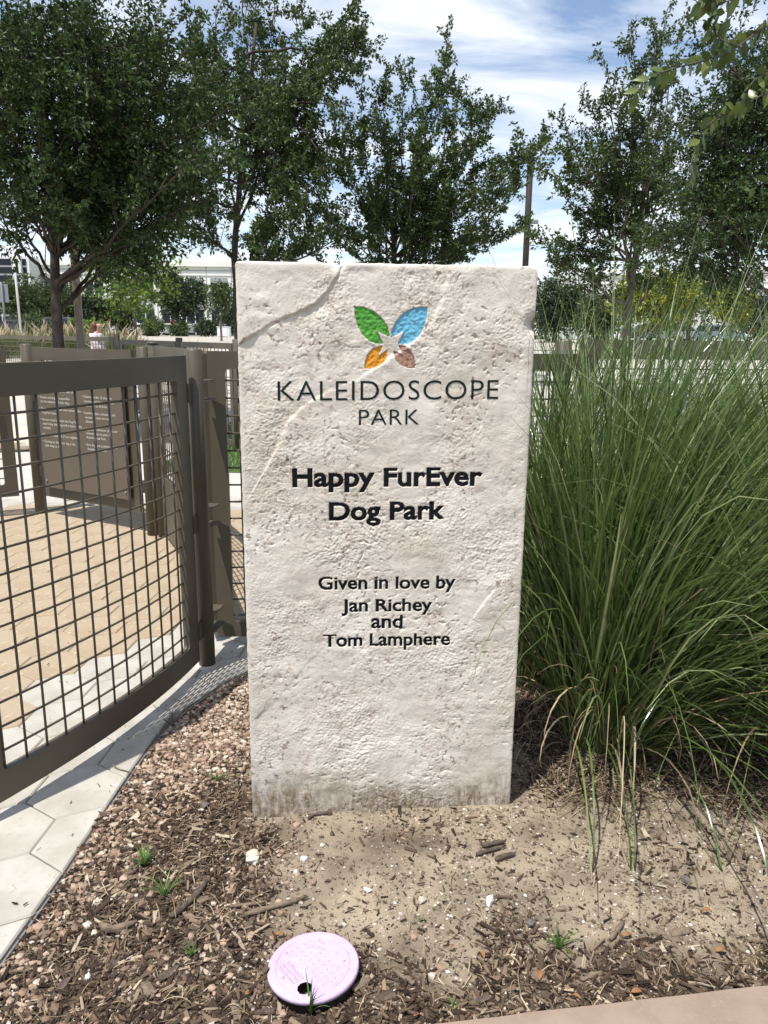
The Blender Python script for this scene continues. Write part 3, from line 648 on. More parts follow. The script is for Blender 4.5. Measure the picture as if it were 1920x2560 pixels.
# hinge post with hinge brackets
hp = empty('gate_post', (-0.785, 3.205, 0), 'round brown steel hinge post holding the curved gate', 'post', 'round fence posts')
post_obj('post', -0.785, 3.205, -0.05, 1.385, 0.036, M['brown'], hp, 20)
V, F = tubes(np.array([[-0.785, 3.205, -0.004], [-0.785, 3.205, 0.004], [-0.785, 3.205, 0.005]]), np.array([0.055, 0.052, 0.03]), 16); link('base_grout', np_mesh('base_grout', V, F, True), M['concrete'], hp)
for z in (0.18, 0.66, 1.21):
    hg = bbox_obj('hinge', (-0.772, 3.30, z+0.040), (0.05, 0.15, 0.007), M['brown'], hp, R(-8), 0.001)
    bbox_obj('hinge_plate', (-0.772, 3.30, z-0.040), (0.05, 0.15, 0.007), M['brown'], hg, R(-8), 0.001)
    tube_obj('hinge_bolt', [(-0.775, 3.285, z-0.052), (-0.775, 3.285, z+0.052)], 0.008, M['grey_metal'], hg, 10)
    bbox_obj('hinge_tab', (-0.800, 3.160, z), (0.022, 0.05, 0.075), M['brown'], hg, R(-8), 0.003)
fixed, _, _ = gate('mesh_fence', [(-0.778, 3.42), (0.1, 3.47), (0.95, 3.58)], 0.05, 1.372, 'brown steel mesh panel standing behind the carved stone', 'fence panel', 'fence panels', w=0.075, curved=8)
# panel receding from the hinge post to the sign gate, with a solid kick plate
recede, RP, RT = gate('mesh_fence', [(-0.80, 3.46), (-1.12, 4.42), (-1.56, 5.34)], 0.05, 1.36, 'brown mesh panel with solid kick plate running back to the rules sign', 'fence panel', 'fence panels', wb=0.42, curved=12)
# sign gate
SG0 = np.array([-2.72, 6.06]); SG1 = np.array([-1.78, 5.52])
sgate, SP, ST = gate('gate', [SG0, (SG0+SG1)/2, SG1], 0.16, 1.325, 'brown steel gate carrying the dog park rules sign', 'gate', th=0.035, curved=6)
for p_, lab in ((np.array([-2.80, 6.12]), 'round brown post on the left of the rules sign gate'), (np.array([-1.69, 5.47]), 'round brown post on the right of the rules sign gate')):
    r_ = empty('gate_post', (p_[0], p_[1], 0), lab, 'post', 'round fence posts')
    post_obj('post', p_[0], p_[1], -0.05, 1.35, 0.046, M['brown'], r_, 18)
    for z in (0.35, 0.95):
        dvec = unit(SG1-SG0)*(1 if p_[0] < -2 else -1)
        q = p_+dvec*0.055; bbox_obj('hinge', (q[0], q[1], z), (0.07, 0.03, 0.09), M['brown_dk'], r_, math.atan2(dvec[1], dvec[0]), 0.004)
post2 = empty('gate_post', (-1.60, 5.40, 0), 'round brown post where the kick plate panel meets the sign gate', 'post', 'round fence posts')
post_obj('post', -1.605, 5.42, -0.05, 1.37, 0.036, M['brown'], post2, 18); post_obj('cap', -1.605, 5.42, 1.37, 1.385, 0.040, M['brown'], post2, 18)
# rules sign board hung on the sign gate
dv = unit(SG1-SG0); sn = np.array([dv[1], -dv[0]])
if sn[1] > 0: sn = -sn
so = SG0+sn*0.045; SL = np.linalg.norm(SG1-SG0)
board = empty('rules_sign', (so[0], so[1], 0.2), 'brown dog park rules board with rows of white text', 'sign')
c_ = so+dv*SL*0.50; V, F = box((c_[0], c_[1], 0.735), (SL-0.12, 0.012, 0.98), math.atan2(dv[1], dv[0])); me = np_mesh('board', V, F); bevel_mesh(me, 0.003, 1); link('board', me, M['sign_brown'], board)
for s_ in (0.10, SL-0.10):
    for z in (0.30, 1.18):
        q = so+dv*s_+sn*0.006; tube_obj('bolt', [(q[0], q[1], z), (q[0]+sn[0]*0.008, q[1]+sn[1]*0.008, z)], 0.008, M['grey_metal'], board, 8)
def sign_text(lines, s0, z0, size, lead=1.0):
    me = text_mesh('\n'.join(lines), 0.0, 1.0, 2, line=lead); co = np.empty(len(me.vertices)*3); me.vertices.foreach_get('co', co); co = co.reshape(-1, 3)*size
    p = np.zeros_like(co); q = so+sn*0.0085
    p[:, 0] = q[0]+dv[0]*(s0+co[:, 0]); p[:, 1] = q[1]+dv[1]*(s0+co[:, 0]); p[:, 2] = z0+co[:, 1]
    me.vertices.foreach_set('co', p.ravel()); me.materials.clear(); me.update(); link('sign_lettering', me, M['ink_white'], board)
z = 1.15
for lines in (['This area is closed periodically for cleaning', 'and maintenance and may be closed occasionally', 'for events.'], None, ['\u2022 Use of Dog Park is at your own risk.'], ['\u2022 Owners are legally responsible', '   for the behavior of their dogs.'], ['\u2022 Dogs must be leashed when entering the', '   Dog Park areas.'], ['\u2022 Owners must be inside the Dog Park', '   supervising their dog with a leash readily', '   available.'], ['\u2022 Please be respectful of our neighbors.'], ['\u2022 Cleaning up after your dog is the', '   right thing to do.']):
    if lines is None: z -= 0.035; continue
    sign_text(lines, 0.085, z, 0.0275, 1.15); z -= 0.0335*len(lines)+0.018
z = 1.15
for lines in (['The area is under 24 hour video surveillance.', 'A full list of Kaleidoscope Park rules and Dog', 'Park rules is available at'], None, ['\u2022 Children under 16 must be', '   accompanied by an adult and', '   supervised at all times.'], ['\u2022 Smoking, glass containers and', '   excessive noise are not', '   allowed.'], ['\u2022 Aggressive behavior (dogs and', '   humans) has no place in', '   Kaleidoscope Park.'], ['\u2022 Sick dogs are prohibited from', '   Kaleidoscope Park.']):
    if lines is None: z -= 0.06; continue
    sign_text(lines, 0.58, z, 0.0275, 1.15); z -= 0.0335*len(lines)+0.018
# left gate leaf beyond, and its little white notice
lg, _, _ = gate('gate', [(-2.93, 6.04), (-3.35, 5.78), (-3.9, 5.55)], 0.16, 1.31, 'brown steel mesh gate leaf on the far side of the rules sign post', 'gate', th=0.03, curved=6)
bb = empty('notice', (-3.10, 5.86, 1.0), 'small white notice in a black frame on the mesh gate leaf', 'notice')
bbox_obj('frame', (-3.145, 5.845, 1.06), (0.20, 0.014, 0.15), M['black_plastic'], bb, R(28), 0.002)
bbox_obj('panel', (-3.141, 5.8355, 1.06), (0.18, 0.008, 0.13), M['ink_white'], bb, R(28), 0.0)
me = text_mesh('HERE', 0.012, 1.0, 2); co = np.empty(len(me.vertices)*3); me.vertices.foreach_get('co', co); co = co.reshape(-1, 3)*0.045; q = np.zeros_like(co); a = R(28)
q[:, 0] = -3.139+math.cos(a)*(co[:, 0]-0.045)+0.005*math.sin(a); q[:, 1] = 5.832+math.sin(a)*(co[:, 0]-0.045)-0.005*math.cos(a); q[:, 2] = 1.045+co[:, 1]
me.vertices.foreach_set('co', q.ravel()); me.materials.clear(); me.update(); link('notice_lettering', me, M['black_plastic'], bb)
# fence behind the ornamental grass
gate('mesh_fence', [(1.02, 4.15), (1.9, 4.2), (2.9, 4.3)], 0.08, 1.435, 'brown steel mesh panel rising behind the tall ornamental grass', 'fence panel', 'fence panels', w=0.10, curved=8, joined=True)
pp_ = empty('gate_post', (0.93, 4.12, 0), 'round brown post beside the panel behind the ornamental grass', 'post', 'round fence posts'); post_obj('post', 0.93, 4.12, -0.05, 1.43, 0.045, M['brown'], pp_, 16)
# far fence: three panels with posts
def far_panel(pa, pb, lab):
    (xa, ya, Ya), (xb, yb, Yb) = pa, pb; A = on_y(xa, ya, Ya); B = on_y(xb, yb, Yb)
    zt = (A[2]+B[2])/2; g = float(terrain_z(0, (Ya+Yb)/2))
    gate('mesh_fence', [A[:2], (A[:2]+B[:2])/2, B[:2]], g+0.03, zt, lab, 'fence panel', 'far fence panels', w=0.075, curved=5, joined=True, rad=0.006, pitch=0.10, th=0.04)
    p = B[:2]+unit(B[:2]-A[:2])*0.09; r_ = empty('fence_post', (p[0], p[1], g), lab.replace('panel', 'post at the end of the panel').replace('long ', ''), 'post', 'far fence posts'); post_obj('post', p[0], p[1], g-0.1, zt+0.05, 0.05, M['brown'], r_, 12)
far_panel((-60, 837, 17.6), (285, 842, 13.6), 'long far brown fence panel in front of the walking woman')
far_panel((302, 849, 12.6), (440, 853, 11.2), 'middle far brown fence panel with the concrete lot behind')
far_panel((455, 854, 10.9), (582, 858, 9.8), 'far brown fence panel next to the dark tree trunk')

# ------------------------------------------------------------------ valve box lid
LC = np.array([-0.153, 1.497, 0.030]); LR = 0.106
lid_root = empty('valve_box_lid', (LC[0], LC[1], 0.0), 'round lilac plastic irrigation valve lid lying on bark mulch', 'lid')
Rl = Matrix.Rotation(R(-2.0), 3, 'X') @ Matrix.Rotation(R(-3.0), 3, 'Y') @ Matrix.Rotation(R(38), 3, 'Z'); Rl = np.array(Rl)
def lidp(x, y, z): return (Rl @ np.stack([np.asarray(x, float), np.asarray(y, float), np.asarray(z, float)+np.zeros(np.shape(x))])).T+LC
def ring_mesh(prof, n=72, notch=True):
    a = np.linspace(0, 2*np.pi, n, endpoint=False); nt_ = 1-0.075*np.exp(-(((a-2.55+np.pi) % (2*np.pi)-np.pi)/0.075)**2)*notch
    V = np.concatenate([lidp(r*nt_*np.cos(a) if r > 0.09 else r*np.cos(a), r*nt_*np.sin(a) if r > 0.09 else r*np.sin(a), np.full(n, z)) for r, z in prof]); i = np.arange(n); j = (i+1) % n
    F = np.concatenate([np.stack([k*n+i, k*n+j, (k+1)*n+j, (k+1)*n+i], 1) for k in range(len(prof)-1)])
    return V, F, n
# top disc as grid with a hole: build by bmesh boolean-free polar grid, hole cut from faces
hx, hy, hr = -0.052, -0.047, 0.0165
bm = bmesh.new(); n = 72; prof = [0.0, 0.02, 0.04, 0.06, 0.075, 0.084, 0.0855, 0.087, 0.100, 0.104]
zpr = [0.0, 0, 0, 0, 0, 0, -0.0018, 0.0, 0.0, -0.001]
V, F, _ = ring_mesh([(max(r, 0.0005), z) for r, z in zip(prof, zpr)])
vs_ = [bm.verts.new(v) for v in V]; 
for f in F: bm.faces.new([vs_[k] for k in f])
bm.faces.new([vs_[k] for k in range(72)])
bm.normal_update()
hc = lidp(np.array([hx]), np.array([hy]), 0.0)[0]; up = Vector(Rl @ np.array([0, 0, 1.0])); ax_ = Vector(Rl @ np.array([1., 0, 0])); ay_ = Vector(Rl @ np.array([0, 1., 0]))
for k in range(10):
    a = 2*math.pi*k/10; d = ax_*math.cos(a)+ay_*math.sin(a)
    fs = [f for f in bm.faces if (f.calc_center_median()-Vector(hc)).length < 0.034]
    g = set(fs)
    for f in fs: g.update(f.edges); g.update(f.verts)
    bmesh.ops.bisect_plane(bm, geom=list(g), plane_co=Vector(hc)+d*hr, plane_no=d)
kill = [f for f in bm.faces if (f.calc_center_median()-Vector(hc)).length < hr*0.985]; bmesh.ops.delete(bm, geom=kill, context='FACES')
me = bpy.data.meshes.new('lid'); bm.to_mesh(me); bm.free(); lid = link('lid', me, M['lilac'], lid_root)
V, F, _ = ring_mesh([(0.1035, -0.0008), (0.106, -0.003), (0.106, -0.011), (0.100, -0.012)]); link('rim', np_mesh('rim', V, F, True), M['lilac'], lid_root)
V, F, _ = ring_mesh([(0.100, -0.010), (0.101, -0.055), (0.085, -0.056), (0.085, -0.012)]); link('box_wall', np_mesh('box_wall', V, F, True), M['black_plastic'], lid_root)
V, F, n = ring_mesh([(0.099, -0.050), (0.001, -0.050)], notch=False); link('box_floor', np_mesh('box_floor', V, [F]), M['black_plastic'], lid_root)
tr = []
for i in range(-4, 5):
    for j in range(-4, 5):
        x, y = i*0.0165, j*0.0165
        if math.hypot(x, y) > 0.074 or math.hypot(x-hx, y-hy) < 0.026 or (abs(x+0.045) < 0.026 and y > -0.03) or (x > 0.045 and abs(y) < 0.045): continue
        V, F = box((0, 0, 0.0007), (0.009, 0.0026, 0.0022), R(45 if (i+j) % 2 else -45)); V[:, 0] += x; V[:, 1] += y; tr.append((lidp(V[:, 0], V[:, 1], V[:, 2]), F))
V, F = merge(tr); o = link('tread_pattern', np_mesh('tread_pattern', V, F), M['lilac'], lid_root)
ml = []
rr_ = random.Random(5)
for row, xx in enumerate((-0.064, -0.053, -0.042)):      # rows of worn moulded marks
    y = -0.020
    while y < 0.042:
        w_ = rr_.uniform(0.003, 0.006); V, F = box((xx, y, 0.0004), (0.0065, w_*0.45, 0.0014)); ml.append((lidp(V[:, 0], V[:, 1], V[:, 2]), F))
        V, F = box((xx+rr_.choice([-0.003, 0.003, 0]), y+w_*0.5, 0.00035), (0.0014, w_, 0.0013)); ml.append((lidp(V[:, 0], V[:, 1], V[:, 2]), F)); y += w_+0.003
V, F = merge(ml); link('moulded_mark', np_mesh('moulded_mark', V, F), M['lilac_mark'], lid_root)
a = np.linspace(0.1, 1.25, 12); pth = lidp(0.040*np.cos(a)-0.0+0.008, 0.055*np.sin(a)+0.0, 0.0006); tube_obj('scratch', pth, np.linspace(0.0004, 0.0012, 12), M['lilac_mark'], lid_root, 5)
for x, y in ((-0.074, 0.01), (-0.03, 0.068), (0.05, 0.052), (0.06, -0.04)):
    p0 = lidp(np.array([x]), np.array([y]), -0.0006)[0]; p1 = lidp(np.array([x]), np.array([y]), 0.0016)[0]; tube_obj('stud', [p0, p1], 0.003, M['lilac_mark'], lid_root, 10)

# ------------------------------------------------------------------ loose ground cover: gravel, bark, grit (nobody could count them)
ICO_ = bmesh.new(); bmesh.ops.create_icosphere(ICO_, subdivisions=1, radius=1.0); ICO_.verts.ensure_lookup_table()
ICV = np.array([v.co[:] for v in ICO_.verts]); ICF = np.array([[v.index for v in f.verts] for f in ICO_.faces]); ICO_.free()
OCT = np.array([[1, 0, 0], [-1, 0, 0], [0, 1, 0], [0, -1, 0], [0, 0, 1], [0, 0, -1.]]); OCF = np.array([[0, 2, 4], [2, 1, 4], [1, 3, 4], [3, 0, 4], [2, 0, 5], [1, 2, 5], [3, 1, 5], [0, 3, 5]])
def rotz(V, a): c, s = np.cos(a), np.sin(a); return np.stack([V[..., 0]*c[:, None]-V[..., 1]*s[:, None], V[..., 0]*s[:, None]+V[..., 1]*c[:, None], V[..., 2]], -1)
def pebbles(xy, size, baseV, baseF, flat=(0.55, 0.9), jit=0.28, sink=0.25):
    N = len(xy); V = baseV[None]*(1+RNG.uniform(-jit, jit, (N, len(baseV), 1)))
    s = np.stack([RNG.uniform(0.75, 1.3, N), RNG.uniform(0.65, 1.05, N), RNG.uniform(*flat, N)], 1)*size[:, None]/2
    V = rotz(V*s[:, None], RNG.uniform(0, 6.28, N)); z = bed_z(xy[:, 0], xy[:, 1])+s[:, 2]*(1-sink*2)
    V = V+np.c_[xy, z][:, None]; n = len(baseV)
    return V.reshape(-1, 3), (baseF[None]+np.arange(N)[:, None, None]*n).reshape(-1, baseF.shape[1])
def chips(xy, L, W, T, tilt=0.22, lift=0.0):
    N = len(xy); b = np.array([[x, y, z] for z in (-1, 1) for y in (-1, 1) for x in (-1, 1)], float)
    V = np.repeat(b[None], N, 0); V = V*(1+RNG.uniform(-0.35, 0.35, (N, 8, 3))); V[..., 1] *= np.where(b[None, :, 0] > 0, RNG.uniform(0.1, 1, (N, 1)), RNG.uniform(0.3, 1.1, (N, 1))); V[..., 1] += (b[None, :, 0]*RNG.normal(0, 0.5, (N, 1))); V = V*np.stack([L, W, T], 1)[:, None]/2
    ry, rx = RNG.normal(0, tilt, N), RNG.normal(0, tilt*1.5, N)
    x, y, z = V[..., 0], V[..., 1], V[..., 2]
    x, z = x*np.cos(ry)[:, None]+z*np.sin(ry)[:, None], -x*np.sin(ry)[:, None]+z*np.cos(ry)[:, None]
    y, z = y*np.cos(rx)[:, None]-z*np.sin(rx)[:, None], y*np.sin(rx)[:, None]+z*np.cos(rx)[:, None]
    V = rotz(np.stack([x, y, z], -1), RNG.uniform(0, 6.28, N)); zz_ = bed_z(xy[:, 0], xy[:, 1])+T*0.3+np.abs(RNG.normal(0, 0.003, N))+lift
    V = V+np.c_[xy, zz_][:, None]
    F = np.array([[0, 2, 3, 1], [4, 5, 7, 6], [0, 1, 5, 4], [2, 6, 7, 3], [0, 4, 6, 2], [1, 3, 7, 5]])
    return V.reshape(-1, 3), (F[None]+np.arange(N)[:, None, None]*8).reshape(-1, 4)
def in_slab(xy): 
    d = np.c_[xy, np.zeros(len(xy))]-S0; u = d@SX; w_ = -(d@SN); return (u > -0.002) & (u < SW+0.002) & (w_ > -0.004) & (w_ < TH+0.01)
def in_lid(xy): return np.hypot(xy[:, 0]-LC[0], xy[:, 1]-LC[1]) < 0.104
def in_kerb(xy): return xy[:, 1] < np.interp(xy[:, 0], kl[:, 0], kl[:, 1])+0.004
sst = lambda x, a, b: np.clip((x-a)/(b-a), 0, 1)**2*(3-2*np.clip((x-a)/(b-a), 0, 1))
def p_gravel(xy):
    d, _ = edge_side(xy); w_ = 0.20+0.30*sst(xy[:, 1], 1.8, 2.6)+0.05*fbm(xy[:, 0]*5, xy[:, 1]*5, 2)
    g = 1-sst(d, w_*0.45, w_); near = 0.40+0.60*sst(xy[:, 1], 1.75, 2.35)
    return np.where(d > 0.012, np.clip(g*near+0.05*(xy[:, 0] < -0.2)*(xy[:, 1] < 2.0)+0.008, 0, 1), 0)
def p_mulch(xy):
    x, y = xy[:, 0], xy[:, 1]; d, _ = edge_side(xy); nz = 0.10*fbm(x*4+5, y*4, 3)
    left = 1-sst(x+nz, -0.48, -0.20); near = 1-sst(y+nz*1.4+0.10*np.clip(0.3-x, 0, 1), 1.46, 1.74); back = sst(x+nz, 0.40, 0.60)*sst(y+nz, 2.10, 2.34)
    m = np.maximum(np.maximum(left*(1-0.75*sst(y, 2.05, 2.5)), near), back*0.95); m = np.maximum(m, 0.08+0.14*np.clip(fbm(x*3, y*3, 2)*2, 0, 1)+0.2*sst(x, 0.8, 1.3))
    return np.where(d > 0.014, m, 0)
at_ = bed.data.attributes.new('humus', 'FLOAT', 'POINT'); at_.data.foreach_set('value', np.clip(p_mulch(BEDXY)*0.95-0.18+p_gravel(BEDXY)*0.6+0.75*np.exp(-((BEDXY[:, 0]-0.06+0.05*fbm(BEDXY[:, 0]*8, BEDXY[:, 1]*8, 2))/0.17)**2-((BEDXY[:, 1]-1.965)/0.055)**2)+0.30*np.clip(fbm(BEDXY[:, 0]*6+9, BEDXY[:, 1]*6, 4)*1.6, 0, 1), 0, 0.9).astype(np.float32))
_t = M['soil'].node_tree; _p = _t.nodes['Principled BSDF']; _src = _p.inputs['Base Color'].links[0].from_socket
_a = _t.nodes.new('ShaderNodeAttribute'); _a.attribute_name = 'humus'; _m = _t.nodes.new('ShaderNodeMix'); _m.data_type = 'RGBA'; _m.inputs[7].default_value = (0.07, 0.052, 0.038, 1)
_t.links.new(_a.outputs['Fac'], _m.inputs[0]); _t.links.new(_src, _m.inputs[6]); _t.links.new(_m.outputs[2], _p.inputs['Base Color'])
def scatter(n, pf, x0, x1, y0, y1):
    xy = np.stack([RNG.uniform(x0, x1, n), RNG.uniform(y0, y1, n)], 1); k = RNG.random(n) < pf(xy); xy = xy[k]
    return xy[~(in_slab(xy) | in_lid(xy) | in_kerb(xy))]
xy = scatter(30000, p_gravel, -0.95, 0.2, 1.2, 3.4); sz = RNG.gamma(7, 0.0019, len(xy)).clip(0.006, 0.026)
V, F = pebbles(xy, sz, ICV, ICF); tag(link('gravel', np_mesh('gravel', V, F), M['gravel']), 'loose pink granite gravel along the paver edge', 'gravel', kind='stuff')
xy = scatter(85000, p_mulch, -0.95, 1.9, 1.22, 3.2); n = len(xy)
Lc = (RNG.gamma(2.6, 0.0070, n)*(0.55+0.45*np.clip(p_mulch(xy)*1.6, 0, 1))).clip(0.004, 0.065); V, F = chips(xy, Lc, (Lc*RNG.uniform(0.12, 0.42, n)).clip(0.002, 0.012), RNG.uniform(0.001, 0.0045, n), 0.30)
tag(link('bark_mulch', np_mesh('bark_mulch', V, F), M['bark']), 'shredded brown bark mulch spread over the bed', 'mulch', kind='stuff')
xy = scatter(88000, lambda q: np.where(edge_side(q)[0] > 0.015, 0.40+0.35*np.clip(fbm(q[:, 0]*5, q[:, 1]*5, 3)*1.5, -0.8, 1), 0), -0.9, 1.6, 1.3, 2.7); V, F = pebbles(xy, RNG.gamma(2.2, 0.0021, len(xy)).clip(0.0015, 0.012), OCT, OCF)
tag(link('sand_grit', np_mesh('sand_grit', V, F), M['grit']), 'coarse pale sand grit on the bare soil', 'grit', kind='stuff')
# dead grass litter below the clumps and thin straw over the mulch
def litter(n, pf, x0, x1, y0, y1, lmin, lmax):
    xy = scatter(n, pf, x0, x1, y0, y1); N = len(xy); L = RNG.uniform(lmin, lmax, N); a = RNG.uniform(0, 6.28, N); bend = RNG.normal(0, 0.7, N)
    t = np.linspace(0, 1, 5); ang = a[:, None]+bend[:, None]*t; st = np.stack([np.cos(ang), np.sin(ang)], -1)*L[:, None, None]/4; p = xy[:, None]+np.cumsum(st, 1)
    z = bed_z(xy[:, 0], xy[:, 1])[:, None]+0.006+RNG.uniform(0, 0.02, N)[:, None]*np.sin(np.pi*t); P = np.concatenate([p, z[..., None]], -1)
    return ribbons(P, np.repeat(RNG.uniform(0.001, 0.0026, N)[:, None], 5, 1), np.stack([-np.sin(a), np.cos(a), np.zeros(N)], 1))
V1 = litter(1300, lambda q: np.where((q[:, 0] > 0.4) & (q[:, 1] > 2.2), 0.9, 0.0), 0.42, 1.9, 2.2, 3.2, 0.08, 0.30)
V2 = litter(1800, lambda q: p_mulch(q)*0.6, -0.85, 1.4, 1.3, 2.2, 0.02, 0.07)
V, F = merge([V1, V2]); tag(link('straw_litter', np_mesh('straw_litter', V, F), M['dry_blade']), 'dry straw and dead grass littering the bed', 'litter', kind='stuff')

xy = np.stack([RNG.uniform(-1.6, -0.6, 260), RNG.uniform(1.4, 3.6, 260)], 1); dd_, _ = edge_side(xy); xy = xy[(dd_ < -0.01) & (RNG.random(260) < np.exp(dd_/0.35))]; n = len(xy)
V, F = chips(xy, RNG.uniform(.004, .014, n), RNG.uniform(.002, .006, n), RNG.uniform(.001, .003, n), 0.1); V[:, 2] += np.repeat(0.004-bed_z(xy[:, 0], xy[:, 1]), 8)
tag(link('paver_debris', np_mesh('paver_debris', V, F), M['bark']), 'crumbs of bark blown onto the white pavers', 'debris', kind='stuff')
# single pieces lying on the bed that one can point at
def rock(px, py, size, m, label, group=None, squash=0.55, seed=0, name='stone'):
    p = on_z(px, py, 0.0); r = np.random.default_rng(seed+11); bm = bmesh.new(); bmesh.ops.create_icosphere(bm, subdivisions=2 if size[0] > 0.04 else 1, radius=0.5); a = r.uniform(0, 6.28)
    for v in bm.verts:
        q = v.co; f = 1+0.55*mnoise.noise(q*3.2+Vector((seed*3.1, 0, 0))); q = Vector((q.x*size[0]*f, q.y*size[1]*f, q.z*size[2]*f))
        v.co = Vector((q.x*math.cos(a)-q.y*math.sin(a), q.x*math.sin(a)+q.y*math.cos(a), q.z))
    me = bpy.data.meshes.new(name); bm.to_mesh(me); bm.free(); o = link(name, me, m); o.location = (p[0], p[1], float(bed_z(p[0], p[1]))+size[2]*0.30); return tag(o, label, 'stone', group)
rock(632, 2152, (0.062, 0.042, 0.03), M['pale_rock'], 'largest pale buff stone on the bare soil before the slab', seed=1)
rock(760, 2157, (0.022, 0.020, 0.018), M['white_rock'], 'small white stone right of the pale buff stone', seed=2)
rock(740, 2188, (0.022, 0.016, 0.014), M['white_rock'], 'white stone chip nearer the lid than the pale buff stone', seed=3)
rock(1224, 2252, (0.044, 0.022, 0.016), M['white_rock'], 'flat white stone chunk alone on the sandy soil', seed=4)
rock(1325, 2312, (0.030, 0.026, 0.02), M['dark_rock'], 'dark grey stone on the sand beyond the flat white chunk', seed=5)
rock(1715, 2198, (0.034, 0.026, 0.022), M['dark_rock'], 'dark stone lying under the drooping grass blades', seed=6)
rock(918, 2230, (0.026, 0.014, 0.012), M['white_rock'], 'pale sliver of stone on bare soil above the lilac lid', seed=7)
rock(512, 2020, (0.030, 0.028, 0.024), M['dark_rock'], 'dark stone among the bark left of the slab corner', seed=8)
rock(220, 2440, (0.018, 0.016, 0.014), M['white_rock'], 'bright white pebble in the bark mulch by the pavers', seed=9)
def stick(px, r, m, label, group='loose sticks', lift=0.006, name='stick'):
    pts = np.array([on_z(x, y, 0.0) for x, y in px]); pts[:, 2] = bed_z(pts[:, 0], pts[:, 1])+lift+r*0.5; P = polyline(pts, max(6, len(pts)*2)); k = len(P)
    rr = r*(1+0.22*np.sin(np.arange(k)*2.3))*np.linspace(1, 0.75, k); rr[0] *= 0.6; rr[-1] *= 0.5
    return tag(tube_obj(name, P, rr, m, None, 7), label, 'stick', group)
stick([(612, 2297), (690, 2280), (770, 2250)], 0.008, M['stick'], 'long pale weathered stick with a knob pointing at the slab')
stick([(425, 2300), (470, 2270), (520, 2210)], 0.010, M['dstick'], 'thick grey brown bark strip in the mulch by the weeds')
stick([(575, 2275), (655, 2268)], 0.005, M['stick'], 'short thin twig beside the long pale stick')
stick([(1190, 2150), (1265, 2128)], 0.007, M['dstick'], 'longer dark stick of the pair before the slab right corner')
stick([(1205, 2130), (1262, 2118)], 0.009, M['dstick'], 'thick dark stick just behind the pair before the slab')
stick([(1238, 2163), (1288, 2146)], 0.008, M['dstick'], 'stubby brown stick at the end of the pair before the slab')
stick([(770, 2060), (775, 2048), (832, 2050)], 0.006, M['dstick'], 'dark bent twig touching the foot of the slab')
stick([(250, 2318), (275, 2335), (345, 2310)], 0.010, M['stick'], 'bent pale brown bark curl in the mulch')
stick([(1525, 2355), (1560, 2310)], 0.007, M['stick'], 'grey stick standing out on the sand by the kerb side')
stick([(290, 1758), (310, 1830), (330, 1845)], 0.003, M['dstick'], 'hooked thin twig lying on the shaded white pavers', lift=0.010) if False else None
tw = np.array([on_z(408, 1797, 0.004), on_z(430, 1813, 0.004), on_z(462, 1773, 0.012)]); tag(tube_obj('twig', tw, 0.0022, M['dstick'], None, 6), 'hooked thin brown twig lying on the shaded white pavers', 'twig')
tw = np.array([on_z(281, 1912, 0.012), on_z(298, 1923, 0.004), on_z(335, 1932, 0.004), on_z(378, 1936, 0.004)]); tag(tube_obj('twig', tw, 0.0020, M['stick'], None, 6), 'long straight pale twig reaching over the paver edge', 'twig')
def bark_piece(px, py, L, W, a, m, lift=0.008):
    p = on_z(px, py, 0); b = bmesh.new(); bmesh.ops.create_grid(b, x_segments=6, y_segments=2, size=0.5)
    r = random.Random(int(px*7+py))
    for v in b.verts: v.co = Vector((v.co.x*L*(1+0.1*r.uniform(-1, 1)), v.co.y*W*(1-0.5*abs(v.co.x*1.6)**2)*(1+0.3*r.uniform(-1, 1)), 0.25*W*(0.25-v.co.y**2)+r.uniform(-1, 1)*0.0015))
    g = bmesh.ops.extrude_face_region(b, geom=b.faces[:]); 
    for v in g['geom']:
        if isinstance(v, bmesh.types.BMVert): v.co.z -= 0.004
    bmesh.ops.recalc_face_normals(b, faces=b.faces[:])
    me = bpy.data.meshes.new('bark_chip'); b.to_mesh(me); b.free(); o = link('bark_chip', me, m); o.location = (p[0], p[1], float(bed_z(p[0], p[1]))+lift); o.rotation_euler = (r.gauss(0, 0.12), r.gauss(0, 0.12), a)
    side_ = 'by the white pavers and pink gravel' if px < 450 else ('around the lilac lid' if px < 1080 else 'near the pink kerb')
    return tag(o, 'large %s bark chip lying loose %s' % ('pale weathered' if m is M['stick'] else 'dark brown', side_), 'bark chip', 'large bark chips')
for q in [(300, 2330, .07, .02, .3), (150, 2470, .06, .018, 1.2), (370, 2480, .055, .022, 2.2), (420, 2440, .05, .024, .8), (590, 2530, .05, .02, 1.9), (110, 2330, .055, .014, .6), (520, 2250, .06, .016, .5),
          (960, 2490, .05, .02, .2), (1010, 2440, .06, .016, 2.4), (1130, 2470, .065, .018, 2.6), (1345, 2440, .04, .03, 1.6), (1200, 2500, .05, .016, .4), (1480, 2440, .06, .012, .3), (1560, 2420, .05, .016, .9), (1700, 2330, .05, .02, .1), (1640, 2420, .06, .012, 2.8),
          (1790, 2380, .05, .02, 1.1), (620, 2040, .035, .016, 2.5), (905, 2460, .06, .018, .9), (470, 2170, .05, .014, 1.0), (340, 2200, .04, .014, .2), (660, 2530, .05, .02, 2.9)]:
    bark_piece(*q, M['stick'] if (q[0] % 3) else M['dstick'])
